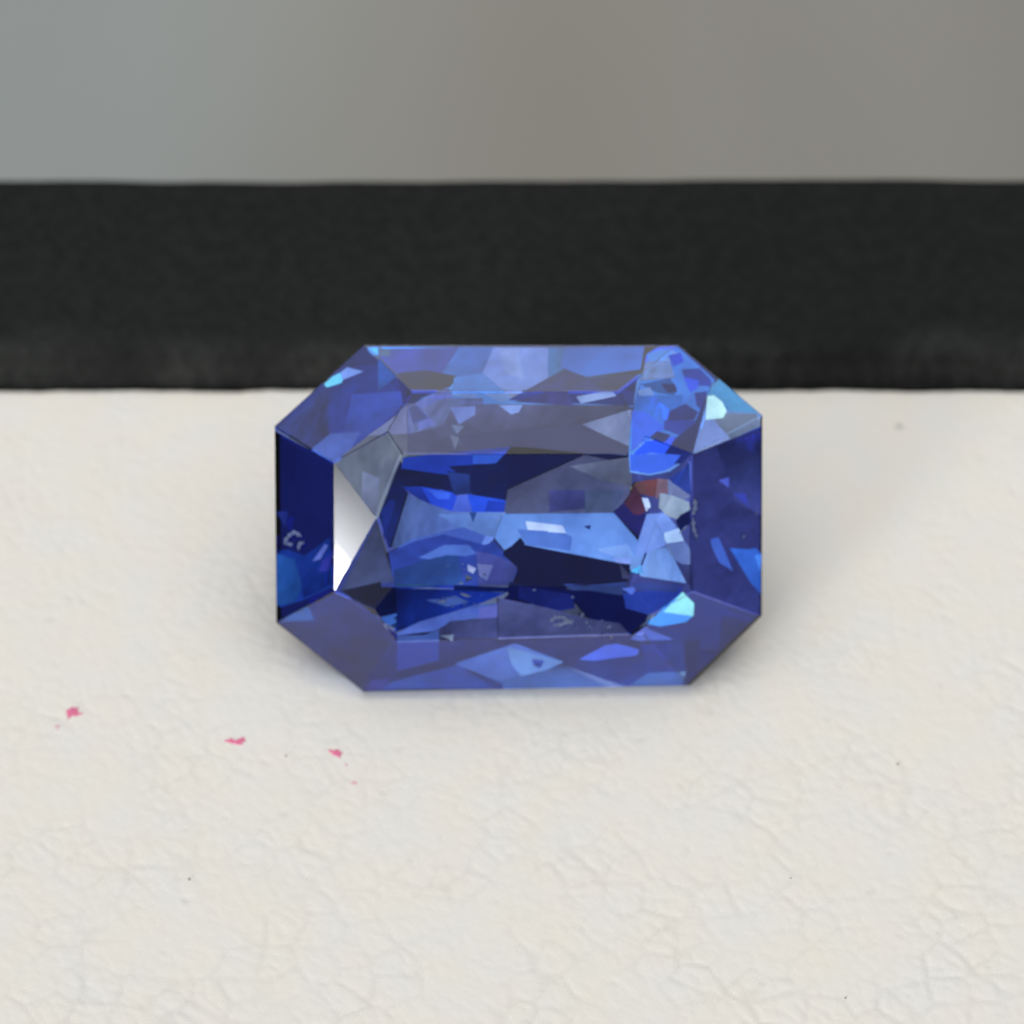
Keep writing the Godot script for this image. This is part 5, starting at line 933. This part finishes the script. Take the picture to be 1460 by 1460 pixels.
func build_inclusions(gem: Node3D) -> void:
	var look := StandardMaterial3D.new()
	look.albedo_color = lin(0.8, 0.8, 0.85)
	look.roughness = 0.5
	for row in CRYSTALS:
		obj("pale_inclusion", thread(row[1], row[0]), look, gem)
	# clouds of fine silk: short needles and dust lying in the layers of the stone
	var dull := StandardMaterial3D.new()
	dull.albedo_color = lin(0.62, 0.68, 0.9)
	dull.roughness = 0.6
	var dice := RandomNumberGenerator.new()
	dice.seed = 4
	var st := SurfaceTool.new()
	for cloud in SILK:
		for i in cloud[2]:
			var a := dice.randf() * TAU
			var q: Vector3 = cloud[0] + (Vector3.RIGHT * cos(a) * 1.5 + Vector3(0, 1, 0.2000) * sin(a) * 0.6) * cloud[1] * sqrt(dice.randf())
			var b := dice.randfn(0.25, 0.35)
			var along := (Vector3.RIGHT * cos(b) + Vector3(0, 1, 0.2000) * sin(b)) * dice.randf_range(0.006, 0.03)
			st.append_from(thread([q - along, q + along], dice.randf_range(0.006, 0.012)), 0, Transform3D.IDENTITY)
	obj("silk_cloud", st.commit(), dull, gem).set_meta("kind", "stuff")


func thread(line: Array, r: float) -> ArrayMesh:
	# an uneven little tube along a line, closed at its ends
	var st := SurfaceTool.new()
	st.begin(Mesh.PRIMITIVE_TRIANGLES)
	st.set_smooth_group(0)
	var pts := []
	for i in line.size() - 1:
		for k in 4:
			pts.append((line[i] as Vector3).lerp(line[i + 1], k / 4.0))
	pts.append(line[-1])
	var rings := []
	for i in pts.size():
		var d: Vector3 = (pts[mini(i + 1, pts.size() - 1)] - pts[maxi(i - 1, 0)]).normalized()
		var u := d.cross(Vector3(0, 0, 1)).normalized()
		var w := d.cross(u)
		var rr := r * (0.75 + 0.45 * sin(i * 2.3 + line.size())) * (0.35 if i == 0 or i == pts.size() - 1 else 1.0)
		var ring := []
		for k in 7:
			var a := k / 7.0 * TAU
			ring.append(stone(pts[i] + (u * cos(a) + w * sin(a) * 0.6) * rr))
		rings.append(ring)
	for i in rings.size() - 1:
		for k in 7:
			var n := (k + 1) % 7
			for p in [rings[i][k], rings[i + 1][k], rings[i][n], rings[i][n], rings[i + 1][k], rings[i + 1][n]]:
				st.add_vertex(p)
	for e in [0, rings.size() - 1]:
		for k in range(1, 6):
			for p in ([rings[e][0], rings[e][k], rings[e][k + 1]] if e == 0 else [rings[e][0], rings[e][k + 1], rings[e][k]]):
				st.add_vertex(p)
	st.generate_normals()
	return st.commit()


func flake(outline: Array, lift: float) -> ArrayMesh:
	# a thin crumb of paint lying on the pad: outline in (x, z) mm
	var flat := PackedVector2Array()
	var c := Vector2.ZERO
	for q in outline:
		c += (q as Vector2) / outline.size()
	for i in outline.size():
		for k in 4:
			var q: Vector2 = (outline[i] as Vector2).lerp(outline[(i + 1) % outline.size()], k / 4.0)
			var n := grain.get_noise_2d(q.x * 2.6, q.y * 2.6) + 0.5 * grain.get_noise_2d(q.x * 7.0 + 9.0, q.y * 7.0)
			flat.append(q.lerp(c, clampf(0.12 + 0.55 * n, -0.2, 0.75)))
	var st := SurfaceTool.new()
	st.begin(Mesh.PRIMITIVE_TRIANGLES)
	st.set_smooth_group(-1)
	var base := pad_height(c.x, c.y).y
	var put := func(q: Vector2, h: float) -> Vector3: return Vector3(q.x, pad_height(q.x, q.y).y * 0.5 + base * 0.5 + h, q.y) * MM
	for i in flat.size():
		var a := flat[i]
		var b := flat[(i + 1) % flat.size()]
		var ai := a.lerp(c, 0.28)
		var bi := b.lerp(c, 0.28)
		var quad := [put.call(a, -0.004), put.call(b, -0.004), put.call(ai, lift), put.call(ai, lift), put.call(b, -0.004), put.call(bi, lift), put.call(ai, lift), put.call(bi, lift), put.call(c, lift * 1.25)]
		var up: float = (quad[1] - quad[0]).cross(quad[2] - quad[0]).y
		for k in range(0, 9, 3):
			for p in ([quad[k], quad[k + 2], quad[k + 1]] if up > 0.0 else [quad[k], quad[k + 1], quad[k + 2]]):
				st.add_vertex(p)
	st.generate_normals()
	return st.commit()


func build_marks() -> void:
	for row in [
		["pink_fleck", Color(0.74, 0.17, 0.31), "largest pink fleck, at the left end of the pink row on the pad", "fleck", [Vector2(-6.520, 1.974), Vector2(-6.556, 1.774), Vector2(-6.389, 1.684), Vector2(-6.277, 1.853), Vector2(-6.392, 1.890)], 0.012],
		["pink_fleck", Color(0.74, 0.17, 0.31), "long crimson and pink fleck in the middle of the pink row", "fleck", [Vector2(-4.281, 2.299), Vector2(-4.140, 2.289), Vector2(-4.063, 2.373), Vector2(-3.933, 2.268), Vector2(-3.920, 2.435), Vector2(-4.136, 2.420)], 0.012],
		["pink_fleck", Color(0.74, 0.17, 0.31), "small crimson fleck nearest the lower left corner of the blue stone", "fleck", [Vector2(-2.734, 2.482), Vector2(-2.622, 2.482), Vector2(-2.509, 2.561), Vector2(-2.556, 2.665), Vector2(-2.682, 2.602)], 0.012],
		["pink_fleck", Color(0.74, 0.46, 0.5), "pale pink streak just below the small crimson fleck", "fleck", [Vector2(-2.436, 3.121), Vector2(-2.363, 3.059), Vector2(-2.281, 3.059), Vector2(-2.308, 3.142)], 0.006],
		["pink_fleck", Color(0.74, 0.46, 0.5), "faint pink crumb beside the largest pink fleck, towards the pad's left edge", "fleck", [Vector2(-6.731, 2.079), Vector2(-6.642, 2.027), Vector2(-6.578, 2.069), Vector2(-6.636, 2.142)], 0.006],
		["pink_fleck", Color(0.74, 0.46, 0.5), "tiny pink crumb touching the lower end of the small crimson fleck", "fleck", [Vector2(-2.505, 2.779), Vector2(-2.472, 2.743), Vector2(-2.439, 2.779), Vector2(-2.471, 2.821)], 0.006],
		["dark_grain", Color(0.4, 0.39, 0.36), "lone dark grain below the long crimson fleck in the lower left", "grain", [Vector2(-4.676, 4.803), Vector2(-4.657, 4.778), Vector2(-4.626, 4.785), Vector2(-4.619, 4.817), Vector2(-4.647, 4.831)], 0.02],
		["dark_grain", Color(0.4, 0.39, 0.36), "grey grain between the long and the small crimson flecks", "grain", [Vector2(-3.368, 2.623), Vector2(-3.351, 2.601), Vector2(-3.324, 2.608), Vector2(-3.318, 2.636), Vector2(-3.343, 2.648)], 0.015],
		["dark_grain", Color(0.4, 0.39, 0.36), "dark grain on the right half of the pad, below the stone's lower right corner", "grain", [Vector2(5.407, 2.766), Vector2(5.426, 2.743), Vector2(5.455, 2.750), Vector2(5.458, 2.779), Vector2(5.432, 2.792)], 0.02],
		["dark_grain", Color(0.4, 0.39, 0.36), "dark grain nearest the bottom edge, right of the middle", "grain", [Vector2(4.503, 6.841), Vector2(4.521, 6.819), Vector2(4.549, 6.825), Vector2(4.553, 6.853), Vector2(4.527, 6.865)], 0.02],
		["dark_grain", Color(0.48, 0.46, 0.43), "grey grain halfway down the pad, right of the stone's middle", "grain", [Vector2(3.814, 4.786), Vector2(3.829, 4.769), Vector2(3.851, 4.774), Vector2(3.855, 4.797), Vector2(3.834, 4.807)], 0.015],
		["dark_grain", Color(0.52, 0.5, 0.46), "brownish grain close to the black rim, right of the stone", "grain", [Vector2(5.639, -3.622), Vector2(5.716, -3.706), Vector2(5.811, -3.692), Vector2(5.839, -3.608), Vector2(5.731, -3.566)], 0.006],
	]:
		var m := StandardMaterial3D.new()
		m.albedo_color = lin(row[1].r, row[1].g, row[1].b)
		m.roughness = 0.6
		var o := obj(row[0], flake(row[4], row[5]), m)
		tag(o, row[2], row[3], "pink flecks on the white pad" if row[0] == "pink_fleck" else "dark grains on the white pad")
